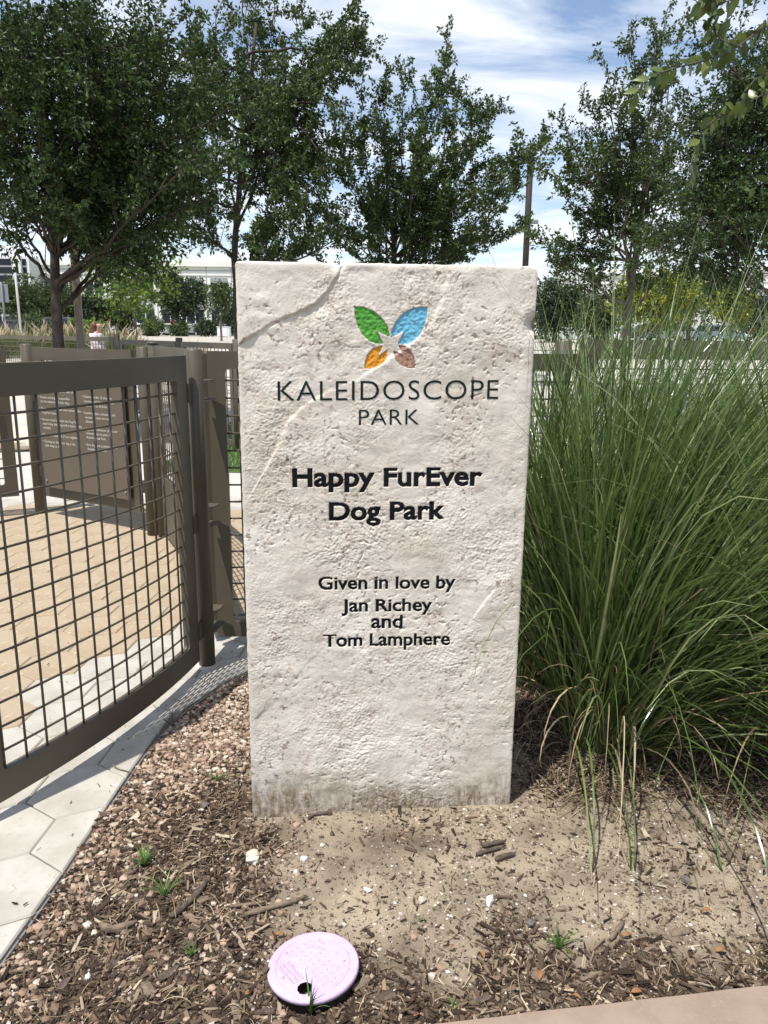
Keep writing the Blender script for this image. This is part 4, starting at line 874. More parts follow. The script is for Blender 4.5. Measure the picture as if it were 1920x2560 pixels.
def dry_leaf(px, py, L, a):
    L *= 0.78; p = on_z(px, py, 0); n = 7; t = np.linspace(0, 1, n); w_ = 0.42*L*np.sin(np.pi*t**0.8)+0.0006; x = (t-0.5)*L; z = 0.012*np.sin(np.pi*t)*L/0.04+0.0
    V = np.concatenate([np.c_[x, w_/2, z+0.004], np.c_[x, np.zeros(n), z], np.c_[x, -w_/2, z+0.004]]); i = np.arange(n-1)
    F = np.concatenate([np.stack([i, i+1, n+i+1, n+i], 1), np.stack([n+i, n+i+1, 2*n+i+1, 2*n+i], 1)])
    o = link('fallen_leaf', np_mesh('fallen_leaf', V, F, True), M['dryleaf']); o.location = (p[0], p[1], float(bed_z(p[0], p[1]))+0.008); o.rotation_euler = (0.2, 0.1, a); return tag(o, 'small orange brown fallen leaf %s' % ('close to the lilac lid' if px < 1080 else 'along the pink kerb' if py > 2400 else 'on the bare sandy soil'), 'leaf', 'fallen dry leaves')
for q in [(1130, 2366, .022, 1), (1203, 2392, .034, 2), (1345, 2445, .045, 1.4), (1565, 2348, .034, .2), (1765, 2283, .036, 0), (1800, 2385, .04, .3), (1590, 2490, .036, .1), (1320, 2545, .03, 1.7), (700, 2345, .03, .3), (620, 2495, .026, .8), (1040, 2540, .02, .5), (1440, 2500, .03, 2.6)]: dry_leaf(*q)
def weed(px, py, n, L, label, seed, lean=0.9):
    p = on_z(px, py, 0); r = np.random.default_rng(seed); a = r.uniform(0, 6.28, n); ln = L*r.uniform(0.5, 1.0, n); le = r.uniform(0.25, 1.2, n)*lean; t = np.linspace(0, 1, 7)
    ang = le[:, None]*(0.4+1.1*t[None]); d = np.stack([np.cos(a)[:, None]*np.sin(ang), np.sin(a)[:, None]*np.sin(ang), np.cos(ang)], -1)*ln[:, None, None]/6
    P = np.concatenate([np.zeros((n, 1, 3)), np.cumsum(d[:, :-1], 1)], 1); P[..., 2] = np.maximum(P[..., 2], 0.003)
    w_ = 0.0045*(1-t**2)*np.ones((n, 1))+0.0004; V, F = ribbons(P, w_, np.stack([-np.sin(a), np.cos(a), np.zeros(n)], 1))
    o = link('grass_weed', np_mesh('grass_weed', V, F, True), M['weed']); o.location = (p[0], p[1], float(bed_z(p[0], p[1]))); return tag(o, label, 'weed', 'grass weeds in the bed')
weed(545, 1955, 12, 0.075, 'small grass weed in the pink gravel beside the slab', 1)
weed(362, 2172, 26, 0.080, 'dense dark green grass tuft between gravel and bark', 2, 1.1)
weed(412, 2245, 12, 0.095, 'sprawling grass weed just behind the bark curl', 3, 1.2)
weed(478, 2400, 9, 0.05, 'tiny pale green weed in the bark left of the lilac lid', 4)
weed(1395, 2372, 14, 0.085, 'flat grass weed on the sand near the pink kerb', 5, 1.25)
weed(1135, 2512, 5, 0.035, 'tiny seedling in the bark right of the lilac lid', 6)
weed(776, 2535, 9, 0.135, 'grass weed with arching blades growing in front of the lilac lid', 7, 0.75)
weed(1050, 2300, 3, 0.02, 'single green sprout on the bare soil above the lid', 8)

# ------------------------------------------------------------------ ornamental grass clumps
def blades(rng, c, n, rad, Lr, lean_mu, lean_sd, drift=(0, 0), width=0.0042, K=9, droop=0.95):
    a = rng.uniform(0, 2*np.pi, n); rr = rad*np.sqrt(rng.random(n)); root = np.stack([c[0]+rr*np.cos(a), c[1]+rr*np.sin(a)], 1)
    az = a+rng.normal(0, 0.55, n); lean = np.abs(rng.normal(lean_mu, lean_sd, n))*(0.35+0.75*rr/rad); L = Lr[0]+(Lr[1]-Lr[0])*rng.random(n)**1.5
    hx_ = np.cos(az)*np.sin(lean)+drift[0]; hy_ = np.sin(az)*np.sin(lean)+drift[1]; az = np.arctan2(hy_, hx_); lean = np.arcsin(np.clip(np.hypot(hx_, hy_), 0, 0.97))
    t = np.linspace(0, 1, K); dr = droop*rng.uniform(0.25, 1.6, n)*(0.4+lean); ang = lean[:, None]*(0.75+0.25*t)+dr[:, None]*t[None]**2.2
    wob = rng.normal(0, 0.10, n)[:, None]*t
    d = np.stack([np.cos(az[:, None]+wob)*np.sin(ang), np.sin(az[:, None]+wob)*np.sin(ang), np.cos(ang)], -1)*L[:, None, None]/(K-1)
    P = np.concatenate([np.zeros((n, 1, 3)), np.cumsum(d[:, :-1], 1)], 1); P[..., 0] += root[:, :1]; P[..., 1] += root[:, 1:]
    # keep out of the slab
    u = (P-S0)@SX; w_ = -((P-S0)@SN); bad = ((u < SW+0.004) & (w_ > -0.02) & (w_ < TH+0.03) & (u > -0.05) & (P[..., 2] < SH)).any(1) | (u[:, -1] < SW*0.7)
    P = P[~bad]; n = len(P); sa = rng.uniform(0, np.pi, n); S = np.stack([np.cos(sa), np.sin(sa), 0.25*rng.normal(0, 1, n)], 1); S = unit(S)
    W = width*rng.uniform(0.6, 1.25, n)[:, None]*(1-0.88*t[None]**3.5)*(0.55+0.45*np.minimum(1, t*5))[None]
    return ribbons(P, W, S)
def clump(c, n, rad, Lr, lean, drift, label, seed, arch=60, dry=40, wisps=60, width=0.0085):
    rng = np.random.default_rng(seed); z0 = float(bed_z(c[0], c[1]))
    root = empty('ornamental_grass', (c[0], c[1], z0), label, 'ornamental grass', 'ornamental grass clumps')
    parts = [blades(rng, c, n, rad, Lr, lean[0], lean[1], drift, width), blades(rng, c, wisps, rad*0.8, (Lr[1]*0.95, Lr[1]*1.12), lean[0]*0.9, lean[1]*0.8, drift, width*0.7, droop=0.8)]
    V, F = blades(rng, c, int(n*0.05), rad, (Lr[0]*0.6, Lr[1]*0.85), lean[0]*1.2, lean[1]*1.3, drift, width*0.5, droop=1.5); V[:, 2] += z0; o = link('straw_blades', np_mesh('straw_blades', V, F, True), M['dry_blade'], root); o['kind'] = 'stuff'
    V, F = merge(parts); V[:, 2] += z0; o = link('blades', np_mesh('blades', V, F, True), M['grass_blade'], root); o['kind'] = 'stuff'
    if arch:
        V, F = blades(rng, c, arch, rad, (1.0, 1.5), 0.75, 0.25, (drift[0]*0.4, drift[1]-0.40), width*0.82, droop=2.0, K=14); V[:, 2] = np.maximum(V[:, 2]+z0, 0.004); o = link('arching_blades', np_mesh('arching_blades', V, F, True), M['grass_blade'], root); o['kind'] = 'stuff'
    if dry:
        p1 = blades(rng, c, dry, rad*1.1, (0.25, 0.85), 0.75, 0.4, (0, -0.1), width*0.8, droop=2.2, K=12); V, F = p1; V[:, 2] = np.maximum(V[:, 2]+z0, 0.006); o = link('dry_blades', np_mesh('dry_blades', V, F, True), M['dry_blade'], root); o['kind'] = 'stuff'
clump((0.86, 2.64), 3000, 0.19, (0.7, 1.75), (0.42, 0.24), (0.24, -0.03), 'big green ornamental grass clump right beside the carved stone', 21, arch=55, dry=240, wisps=60)
clump((1.58, 2.62), 2600, 0.24, (0.7, 1.75), (0.52, 0.26), (0.16, -0.06), 'ornamental grass clump at the kerb end of the row, blades arching low', 22, arch=130, dry=120, wisps=60)
clump((1.15, 3.08), 2200, 0.25, (0.85, 1.75), (0.40, 0.24), (0.30, 0.0), 'ornamental grass clump filling the back between the two front clumps', 23, arch=10, dry=60, wisps=70)
clump((0.70, 3.12), 1900, 0.18, (0.85, 1.7), (0.34, 0.20), (0.22, 0.0), 'ornamental grass clump growing against the back of the carved stone', 24, arch=0, dry=40, wisps=50)
clump((1.95, 3.15), 1600, 0.25, (0.85, 1.7), (0.42, 0.24), (0.20, 0.0), 'ornamental grass clump farthest along the brown fence panel', 25, arch=0, dry=40, wisps=60)

# ------------------------------------------------------------------ trees
def tree(name, label, cat, trunk, limbs, nleaf, leaf, lm, bm_, seed, shoot=0.9, nsh=9, spread=0.8, group=None, cloud=None, ncloud=0, droop=0.15, sides=8, leafw=0.50, twig=0.34, up=0.35, split=True, ntw=5):
    """trunk [(x,y,z,r)...]; limbs [(t_on_trunk, tip, r)]; cloud=(centre,radii) adds ncloud random limbs"""
    rng = np.random.default_rng(seed); trunk = np.array(trunk, float); root = empty(name, tuple(trunk[0, :3]), label, cat, group)
    TP = polyline(trunk, 16); jit = np.zeros_like(TP); jit[2:-1, :2] = rng.normal(0, TP[2:-1, 3:4]*0.12, (13, 2)); TP = TP+jit
    TP[0, 3] *= 1.25
    tube_obj('trunk', TP[:, :3], TP[:, 3], bm_, root, 12)
    limbs = list(limbs)
    if cloud is not None:
        c0, r0 = np.array(cloud[0]), np.array(cloud[1])
        for k in range(ncloud):
            d = unit(rng.normal(0, 1, 3)); limbs.append((rng.uniform(0.6, 1.0), c0+d*r0*rng.uniform(0.45, 1.0), None))
    LPs, LR = [], []
    for t0, tip, r in limbs:
        i = min(len(TP)-1, int(t0*(len(TP)-1))); p0 = TP[i, :3]; tip = np.array(tip, float); dlt = tip-p0; r = r or max(0.012, TP[i, 3]*0.42)
        ctrl = p0+np.array([dlt[0]*0.55, dlt[1]*0.55, dlt[2]*0.42]); P = bez(p0, ctrl, tip, 12); P[1:-1] += rng.normal(0, 0.03*np.linalg.norm(dlt)/3, (10, 3)); LPs.append(P); LR.append(np.linspace(r, 0.006, 12))
    if split:
        for P_, R_ in zip(LPs, LR): V, F = tubes(P_, R_, 6); link('limb', np_mesh('limb', V, F, True), bm_, root)
    else: V, F = tubes(np.array(LPs), np.array(LR), 6); link('branches', np_mesh('branches', V, F, True), bm_, root)
    SPs, SR = [], []; TW = []
    for P in LPs:
        Ln = np.linalg.norm(P[-1]-P[0]); ns = int(nsh*(0.6+0.5*Ln/2.5))
        for k in range(ns):
            t = 0.22+0.78*(k+rng.random())/ns; i = min(10, int(t*11)); f = t*11-i; p = P[i]*(1-f)+P[min(i+1, 11)]*f; tg = unit(P[min(i+1, 11)]-P[i])
            q = rng.normal(0, 1, 3); q -= tg*(q@tg); q = unit(q); d = unit(tg*0.75+q*spread+np.array([0, 0, up])); L = shoot*(0.45+0.75*rng.random())*(1.15-0.55*t)
            e = p+d*L; c = p+d*L*0.55+np.array([0, 0, 0.10*L]); sp = bez(p, c, e-np.array([0, 0, droop*L*rng.random()]), 5); SPs.append(sp); SR.append(np.linspace(0.009, 0.003, 5)); TW.append((sp[1], sp[4]))
            for m_ in range(ntw):
                j = rng.integers(1, 5); q = rng.normal(0, 1, 3); dd_ = unit(d*0.8+q*0.75+np.array([0, 0, 0.05])); TW.append((sp[j], sp[j]+dd_*twig*(0.5+rng.random())))
        TW.append((P[9], P[11]))
    V, F = tubes(np.array(SPs), np.array(SR), 3); o = link('twigs', np_mesh('twigs', V, F), bm_, root); o['kind'] = 'stuff'
    A = np.array([a for a, b in TW]); B = np.array([b for a, b in TW]); ln = np.linalg.norm(B-A, axis=1); pk = rng.choice(len(A), nleaf, p=ln/ln.sum()); t = rng.random(nleaf)**0.75
    pos = A[pk]+(B-A)[pk]*t[:, None]; td = unit((B-A)[pk])
    ld = unit(td*0.55+rng.normal(0, 0.75, (nleaf, 3))+np.array([0, 0, -droop])); pos += ld*leaf*0.25
    nr_ = unit(rng.normal(0, 1, (nleaf, 3))+np.array([0, 0, 0.9])); sd = unit(np.cross(ld, nr_)); nn = np.cross(sd, ld)
    sz = leaf*rng.uniform(0.65, 1.2, nleaf)[:, None]; w_ = sz*leafw/2
    b_ = pos; tip = pos+ld*sz-nn*sz*0.06; l = pos+ld*sz*0.45+sd*w_+nn*sz*0.07; r = pos+ld*sz*0.45-sd*w_+nn*sz*0.07
    V = np.stack([b_, r, tip, l], 1).reshape(-1, 3); i = np.arange(nleaf)[:, None]*4; F = np.concatenate([i+np.array([0, 1, 2]), i+np.array([0, 2, 3])], 1).reshape(-1, 3)
    o = link('crown', np_mesh('crown', V, F), lm, root)
    return root
def tips(L, Y, dy, seed, r=0.03, t=(0.45, 1.0)):
    rng = np.random.default_rng(seed); out = []
    for q in L: out.append((rng.uniform(*t) if len(q) < 3 else q[2], on_y(q[0], q[1], Y+rng.uniform(-dy, dy)), r))
    return out
# A: near left tree with low forked limbs
YA = 11.2; g = lambda y: float(terrain_z(0, y))
def tp(L, Y): return [tuple(on_y(x, y, Y))+(r,) for x, y, r in L]
trA = tp([(146, 905, .082), (140, 800, .074), (137, 700, .066), (130, 560, .052), (124, 400, .042), (112, 250, .032), (100, 60, .024)], YA); trA[0] = (trA[0][0], YA, g(YA)-0.1, .09)
tree('elm_tree', 'dark green elm with low forked limbs, nearest tree behind the gate', 'tree', trA,
     tips([(20, 480, .43), (-60, 440, .40), (20, 350, .5), (-40, 200), (60, 60), (160, -40), (250, 40), (330, 120), (280, 300, .35), (400, 380, .375), (470, 420, .375), (330, 450, .5), (340, 240), (420, 200), (210, 400, .5), (250, 430, .5), (100, 400, .6), (-20, 90), (-120, 330), (220, 180), (430, 300, .5), (500, 360, .45), (560, 430, .4), (380, 480, .45), (60, 430, .5), (540, 250), (480, 120), (300, 500, .5), (180, 520, .47), (430, 505, .45), (500, 480, .45), (60, 500, .5), (240, 530, .5), (350, 540, .45)], YA, 1.9, 5, .03),
     76000, .074, M['leaf_elm'], M['trunk'], 31, shoot=0.95, nsh=13, cloud=(on_y(230, 250, YA), (2.6, 2.0, 1.35)), ncloud=24, droop=0.35)
YB = 15.5
trB = tp([(596, 880, .075), (590, 720, .068), (584, 620, .06), (600, 450, .05), (625, 250, .035), (640, 60, .025)], YB); trB[0] = (trB[0][0], YB, g(YB)-0.1, .085)
tree('elm_tree', 'tall dark elm rising straight behind the left edge of the carved stone', 'tree', trB,
     tips([(905, 95), (880, 30), (930, 120), (870, 190), (840, 260), (760, -20), (700, -60), (600, -40), (540, 20), (500, 120), (480, 250), (450, 520, .4), (500, 545, .4), (700, 560, .32), (780, 480), (830, 420), (880, 350), (740, 380), (620, 330), (560, 480), (660, 150), (470, 420), (830, 540, .36), (760, 590, .35), (660, 580, .35), (900, 560, .35), (420, 350), (440, 470)], YB, 1.8, 6, .03),
     60000, .080, M['leaf_elm2'], M['trunk_dk'], 32, shoot=0.85, nsh=10, twig=0.27, cloud=(on_y(640, 400, YB), (1.8, 1.8, 1.7)), ncloud=8, droop=0.2)
YC = 17.5
trC = tp([(985, 900, .09), (985, 760, .08), (985, 640, .06), (985, 560, .045)], YC); trC[0] = (trC[0][0], YC, g(YC)-0.1, .10)
tree('elm_tree', 'vase shaped elm with feathery shoots rising behind the carved stone', 'tree', trC,
     tips([(1118, 118), (1100, 190), (1150, 230), (1060, 230), (1010, 210), (960, 190), (1225, 262), (1190, 300), (1240, 275), (1370, 345), (1340, 400), (1290, 370), (1300, 460), (1310, 560), (1200, 420), (1150, 500), (1050, 350), (960, 330), (900, 300), (850, 430), (820, 540), (880, 600), (1000, 480), (1090, 430), (1240, 600), (1120, 620), (940, 560)], YC, 1.7, 7, .028, (0.5, 1.0)),
     46000, .086, M['leaf_elm2'], M['trunk_dk'], 33, shoot=0.72, nsh=9, twig=0.24, cloud=(on_y(1000, 580, YC), (1.3, 1.2, .6)), ncloud=3, droop=0.1, up=0.6, spread=0.6)
YD = 15.5
trD = tp([(1566, 880, .085), (1572, 760, .075), (1585, 660, .06), (1600, 560, .045), (1610, 460, .035)], YD); trD[0] = (trD[0][0], YD, g(YD)-0.1, .095)
tree('elm_tree', 'open crowned elm with upright shoots beyond the ornamental grass', 'tree', trD,
     tips([(1670, 20), (1705, 60), (1640, 90), (1575, 80), (1590, 170), (1520, 180), (1545, 260), (1480, 270), (1410, 300), (1470, 350), (1360, 430), (1400, 480), (1350, 600), (1420, 620), (1480, 560), (1540, 400), (1600, 300), (1660, 200), (1700, 330), (1640, 420), (1500, 480), (1420, 400), (1440, 640), (1700, 500), (1620, 600), (1380, 680, .5), (1480, 690, .45), (1650, 680, .45)], YD, 1.6, 8, .028, (0.5, 1.0)),
     26000, .080, M['leaf_elm2'], M['trunk_gr'], 34, shoot=0.66, nsh=9, twig=0.23, cloud=(on_y(1590, 600, YD), (1.1, 1.1, .6)), ncloud=3, droop=0.1, up=0.6, spread=0.6)
YE = 12.5
trE = tp([(2010, 900, .10), (2000, 760, .09), (1980, 600, .07), (1960, 420, .05), (1950, 200, .035)], YE); trE[0] = (trE[0][0], YE, g(YE)-0.1, .11)
tree('elm_tree', 'dense dark elm at the fence with its crown over the ornamental grass', 'tree', trE,
     tips([(1800, 120), (1850, 60), (1760, 250), (1730, 380), (1700, 470), (1690, 560), (1740, 640), (1800, 600), (1860, 640), (1900, 560), (1850, 450), (1780, 420), (1830, 300), (1900, 200), (1960, 80), (1920, 350), (2000, 300), (1960, 520), (1700, 620), (1790, 520), (1640, 560), (1650, 650)], YE, 1.5, 9, .03, (0.35, 1.0)),
     46000, .070, M['leaf_elm'], M['trunk_dk'], 35, shoot=0.85, nsh=13, cloud=(on_y(1880, 420, YE), (1.4, 1.2, 1.5)), ncloud=16, droop=0.25)
# mid-distance and background trees
def bgtree(name, label, px, ytop, ybase, wpx, Y, n, leaf, lm, bm_, seed, trunk_r=0.12, group='background trees', crown_lo=0.3, wid=0.5):
    zb = float(terrain_z(0, Y)); top = on_y(px, ytop, Y); hw = wpx/2/FPX*Y; x = top[0]; zt = top[2]; zc = zb+(zt-zb)*crown_lo
    c = (x, Y, (zc+zt)/2); rd = (hw, hw, (zt-zc)/2); h = zt-zb
    return tree(name, label, 'tree', [(x, Y, zb-0.2, trunk_r), (x, Y, zb+h*0.3, trunk_r*0.8), (x+0.1, Y, zb+h*0.6, trunk_r*0.5), (x, Y, zt-h*0.12, trunk_r*0.2)], [], n, leaf, lm, bm_, seed, shoot=hw*0.5, nsh=6, spread=0.9, cloud=(c, (rd[0]*0.86, rd[1]*0.86, rd[2]*0.86)), ncloud=34, group=group, leafw=wid, twig=hw*0.22, up=0.15, split=False)
bgtree('sapling_tree', 'bright yellow green young tree beyond the walking woman', 325, 600, 850, 270, 24, 2300, .17, M['leaf_bright'], M['trunk_gr'], 41, .06, None, 0.34)
bgtree('oak_tree', 'round dark oak in front of the white office building', 455, 690, 838, 150, 95, 7000, .42, M['leaf_oak'], M['trunk_dk'], 42, .28, None, 0.25)
bgtree('sapling_tree', 'thin pale young tree by the edge of the concrete lot', 548, 690, 852, 84, 45, 1400, .20, M['leaf_mid'], M['trunk_gr'], 43, .07, None, 0.35)
bgtree('background_tree', 'green tree by the tall lamp in front of the glass block', 35, 675, 820, 110, 92, 3600, .42, M['leaf_mid'], M['trunk_dk'], 44, .2, crown_lo=.15)
bgtree('background_tree', 'broad green tree behind the forked elm trunk', 115, 712, 830, 190, 98, 6000, .42, M['leaf_mid'], M['trunk_dk'], 45, .2, crown_lo=.2)
bgtree('background_tree', 'dark tree behind the brown lamp pole', 215, 735, 830, 140, 100, 4200, .45, M['leaf_oak'], M['trunk_dk'], 46, .2, crown_lo=.2)
bgtree('background_tree', 'shaded tree in front of the office windows beside the bright sapling', 300, 745, 830, 110, 100, 3200, .45, M['leaf_mid'], M['trunk_dk'], 47, .2, crown_lo=.15)
bgtree('background_tree', 'dark green tree at the office corner next to the carved stone', 585, 760, 838, 90, 100, 2600, .42, M['leaf_oak'], M['trunk_dk'], 48, .18, crown_lo=.1)
bgtree('background_tree', 'dark rounded tree behind the stone and the tall grass', 1395, 690, 845, 210, 60, 6000, .32, M['leaf_oak'], M['trunk_dk'], 49, .2, crown_lo=.05)
bgtree('background_tree', 'olive tree low behind the fence and the open crowned elm', 1500, 745, 848, 150, 55, 3600, .30, M['leaf_mid'], M['trunk_dk'], 50, .16, crown_lo=.05)
bgtree('yellow_tree', 'yellow green tree glowing behind the ornamental grass', 1660, 690, 850, 250, 40, 6500, .24, M['leaf_yellow'], M['trunk_gr'], 51, .11, None, .38)
bgtree('yellow_tree', 'smaller yellow leaved tree next to the white building', 1840, 715, 850, 110, 42, 2600, .22, M['leaf_yellow'], M['trunk_gr'], 52, .09, None, .38)
bgtree('background_tree', 'dark tree in front of the white building by the stop sign', 1900, 745, 850, 150, 62, 3600, .32, M['leaf_oak'], M['trunk_dk'], 53, .16, crown_lo=.05)
bgtree('background_tree', 'dark tree filling the gap under the dense elm crown', 1740, 640, 845, 260, 70, 6500, .36, M['leaf_oak'], M['trunk_dk'], 54, .2, crown_lo=.05)
def shrub(px, ytop, wpx, Y, n, leaf, lm, seed, label):
    zb = float(terrain_z(0, Y)); top = on_y(px, ytop, Y); hw = wpx/2/FPX*Y; x = top[0]; h = max(0.5, top[2]-zb)
    tree('shrub', label, 'shrub', [(x, Y, zb-0.1, .05), (x, Y, zb+h*0.2, .045), (x, Y, zb+h*.4, .035), (x, Y, zb+h*0.6, .02)], [], n, leaf, lm, M['trunk_dk'], seed, shoot=hw*0.45, nsh=5, spread=1.0, cloud=((x, Y, zb+h*0.5), (hw*.9, hw*.9, h*0.45)), ncloud=22, group='background shrubs', leafw=0.5, twig=hw*0.2, up=0.1, split=False)
shrub(380, 796, 90, 88, 2200, .30, M['leaf_mid'], 61, 'grey green shrub behind the parked white car')
shrub(520, 800, 70, 90, 1800, .30, M['leaf_oak'], 62, 'dark shrub right of the oak trunk')
shrub(455, 806, 80, 92, 1500, .30, M['leaf_mid'], 63, 'low shrub beside the far stop sign')
shrub(190, 790, 60, 60, 1500, .22, M['leaf_bright'], 64, 'bright green shrub at the foot of the brown lamp pole')
shrub(235, 795, 60, 58, 1500, .22, M['leaf_bright'], 65, 'bright green shrub behind the walking woman')
shrub(90, 792, 120, 70, 1800, .25, M['leaf_mid'], 66, 'mid green shrub behind the tan plumed grasses')

# overhanging branches close to the viewer, of a tree that stands to the right
NT = empty('overhanging_tree', (3.3, 3.6, 0), 'leafy tree with glossy oval leaves hanging into the upper corner over the grass', 'tree')
tube_obj('trunk', polyline([(3.3, 3.6, -0.1), (3.25, 3.6, 1.2), (3.1, 3.55, 2.4), (2.9, 3.5, 3.6)], 10), np.linspace(.09, .04, 10), M['trunk_gr'], NT, 12)
def leaf_me(L, W, seed):
    n = 6; t = np.linspace(0, 1, n); w_ = W*np.sin(np.pi*np.clip(t, 0.02, 0.985)**0.85)/2; z = -0.16*L*t**2
    V = np.concatenate([np.c_[t*L, w_, z+0.18*w_], np.c_[t*L, 0*t, z], np.c_[t*L, -w_, z+0.18*w_]]); i = np.arange(n-1)
    return np_mesh('leaf', V, np.concatenate([np.stack([n+i, n+i+1, i+1, i], 1), np.stack([2*n+i, 2*n+i+1, n+i+1, n+i], 1)]), True)
LM = []
for k, (L, W, c) in enumerate(((.056, .028, (0.075, 0.115, 0.028)), (.050, .025, (0.10, 0.15, 0.035)), (.060, .029, (0.16, 0.21, 0.05)), (.046, .024, (0.06, 0.095, 0.025)))):
    me = leaf_me(L, W, k); me.materials.append(mat('glossy_leaf_%d' % k, c, 0.3, 0.5, var=tuple(q*0.8 for q in c), vscale=30, transl=0.35)); LM.append(me)
lr = random.Random(3)
def spray(px, Y, n, r0, gap_up=False):
    pts = np.array([on_y(x, y, Y+dy) for x, y, dy in px]); P = polyline(pts, 22); tube_obj('branch', P, np.linspace(r0, 0.0014, 22), M['trunk_gr'], NT, 6)
    L = np.concatenate([[0], np.cumsum(np.linalg.norm(np.diff(P, axis=0), axis=1))])
    for k in range(n):
        s = L[-1]*(0.18+0.82*(k+0.5)/n); p = Vector([float(np.interp(s, L, P[:, i])) for i in range(3)]); q = Vector([float(np.interp(min(L[-1], s+0.02), L, P[:, i])) for i in range(3)]); tg = (q-p)
        if tg.length < 1e-4: tg = Vector(P[-1]-P[-2])
        tg.normalize(); side = 1 if k % 2 else -1; upv = Vector((0, 0, 1)); sd = tg.cross(upv).normalized(); upl = sd.cross(tg)
        d = (tg*0.55+(upl*0.8*side+sd*lr.uniform(-0.7, 0.7))+Vector((0, 0, -0.25))+Vector([lr.gauss(0, .18) for _ in range(3)])).normalized()
        nz = (sd*lr.choice((-1, 1))*0.8+Vector((0, 0, 0.5))+Vector([lr.gauss(0, .3) for _ in range(3)])).normalized(); yv = nz.cross(d).normalized(); zv = d.cross(yv)
        o = bpy.data.objects.new('leaf', lr.choice(LM)); COL.objects.link(o); s_ = lr.uniform(0.75, 1.15)
        o.matrix_world = Matrix.Translation(p) @ Matrix((d, yv, zv)).transposed().to_4x4() @ Matrix.Scale(s_, 4)
        o.parent = NT; o.matrix_parent_inverse = parent_matrix(NT).inverted()
spray([(2080, -40, .3), (1980, 40, .2), (1900, 70, .1), (1850, 118, .05), (1790, 145, 0), (1740, 156, 0), (1690, 170, 0), (1640, 180, 0), (1600, 205, -.02), (1575, 260, -.05)], 2.9, 60, .006)
spray([(1850, 118, .05), (1800, 100, 0), (1770, 55, -.05), (1800, 10, -.1), (1760, -10, -.1)], 2.9, 38, .003)
spray([(2080, 120, .4), (1980, 200, .25), (1900, 240, .15), (1840, 275, .1), (1790, 290, .05), (1750, 330, 0), (1735, 400, -.05), (1722, 460, -.08)], 3.1, 60, .005)
spray([(1960, -60, .2), (1880, -30, .1), (1820, 5, .05), (1770, 10, 0), (1740, 5, 0)], 2.8, 30, .004)
spray([(1980, 200, .25), (1920, 180, .1), (1880, 200, .1), (1860, 260, .1)], 3.0, 20, .003)
spray([(2000, 420, .3), (1950, 440, .2), (1900, 460, .15), (1870, 480, .1)], 3.2, 10, .003)
for P_ in [polyline([(2.95, 3.52, 3.4), (2.4, 3.3, 2.9), tuple(on_y(2080, -40, 3.2))], 10), polyline([(3.05, 3.55, 2.7), (2.5, 3.5, 2.6), tuple(on_y(2080, 120, 3.5))], 10), polyline([(3.1, 3.55, 2.4), (2.5, 3.5, 2.3), tuple(on_y(2000, 420, 3.5))], 10)]: tube_obj('limb', P_, np.linspace(.03, .006, 10), M['trunk_gr'], NT, 6)

# ------------------------------------------------------------------ background: tan plumed grasses
def fountain(px, Y, h, n, npl, seed, label):
    rng = np.random.default_rng(seed); zb = float(terrain_z(0, Y)); x = on_y(px, 840, Y)[0]; root = empty('fountain_grass', (x, Y, zb), label, 'fountain grass', 'tan plumed grasses beyond the far fence')
    def bl(n, L, w_, le, dr):
        a = rng.uniform(0, 6.28, n); K = 6; t = np.linspace(0, 1, K); lean = np.abs(rng.normal(le, .2, n)); ang = lean[:, None]+dr*rng.uniform(.5, 1.4, n)[:, None]*t**2; l = L*rng.uniform(.7, 1.1, n)
        d = np.stack([np.cos(a)[:, None]*np.sin(ang), np.sin(a)[:, None]*np.sin(ang), np.cos(ang)], -1)*l[:, None, None]/(K-1); P = np.concatenate([np.zeros((n, 1, 3)), np.cumsum(d[:, :-1], 1)], 1)+np.array([x, Y, zb]); P[..., :2] += rng.normal(0, .18, (n, 1, 2))
        sa = rng.uniform(0, 3.14, n); return P, np.stack([np.cos(sa), np.sin(sa), 0*sa], 1), t
    P, S, t = bl(n, h*0.85, .012, .35, .9); V, F = ribbons(P, .014*(1-.85*t**2)*np.ones((n, 1)), S); o = link('blades', np_mesh('blades', V, F, True), M['far_grass'], root); o['kind'] = 'stuff'
    P, S, t = bl(npl, h*1.08, .03, .25, .7); w_ = np.where(t > 0.55, .045*np.sin(np.pi*np.clip((t-.5)/.5, 0, 1))+.006, .005)*np.ones((npl, 1)); V, F = ribbons(P, w_, S); o = link('plumes', np_mesh('plumes', V, F, True), M['plume'], root); o['kind'] = 'stuff'
for k, (px, Y, h) in enumerate([(-20, 21, 1.25), (30, 22, 1.2), (75, 21, 1.15), (115, 22, 1.25), (160, 21.5, 1.2), (200, 22, 1.3), (262, 21, 1.35), (292, 20, 1.4), (320, 21, 1.15)]):
    fountain(px, Y, h*0.70, 560, 30, 70+k, 'tan plumed fountain grass in the row beyond the far fence')
fountain(490, 19, 0.7, 300, 14, 90, 'lone fountain grass clump at the edge of the concrete lot')

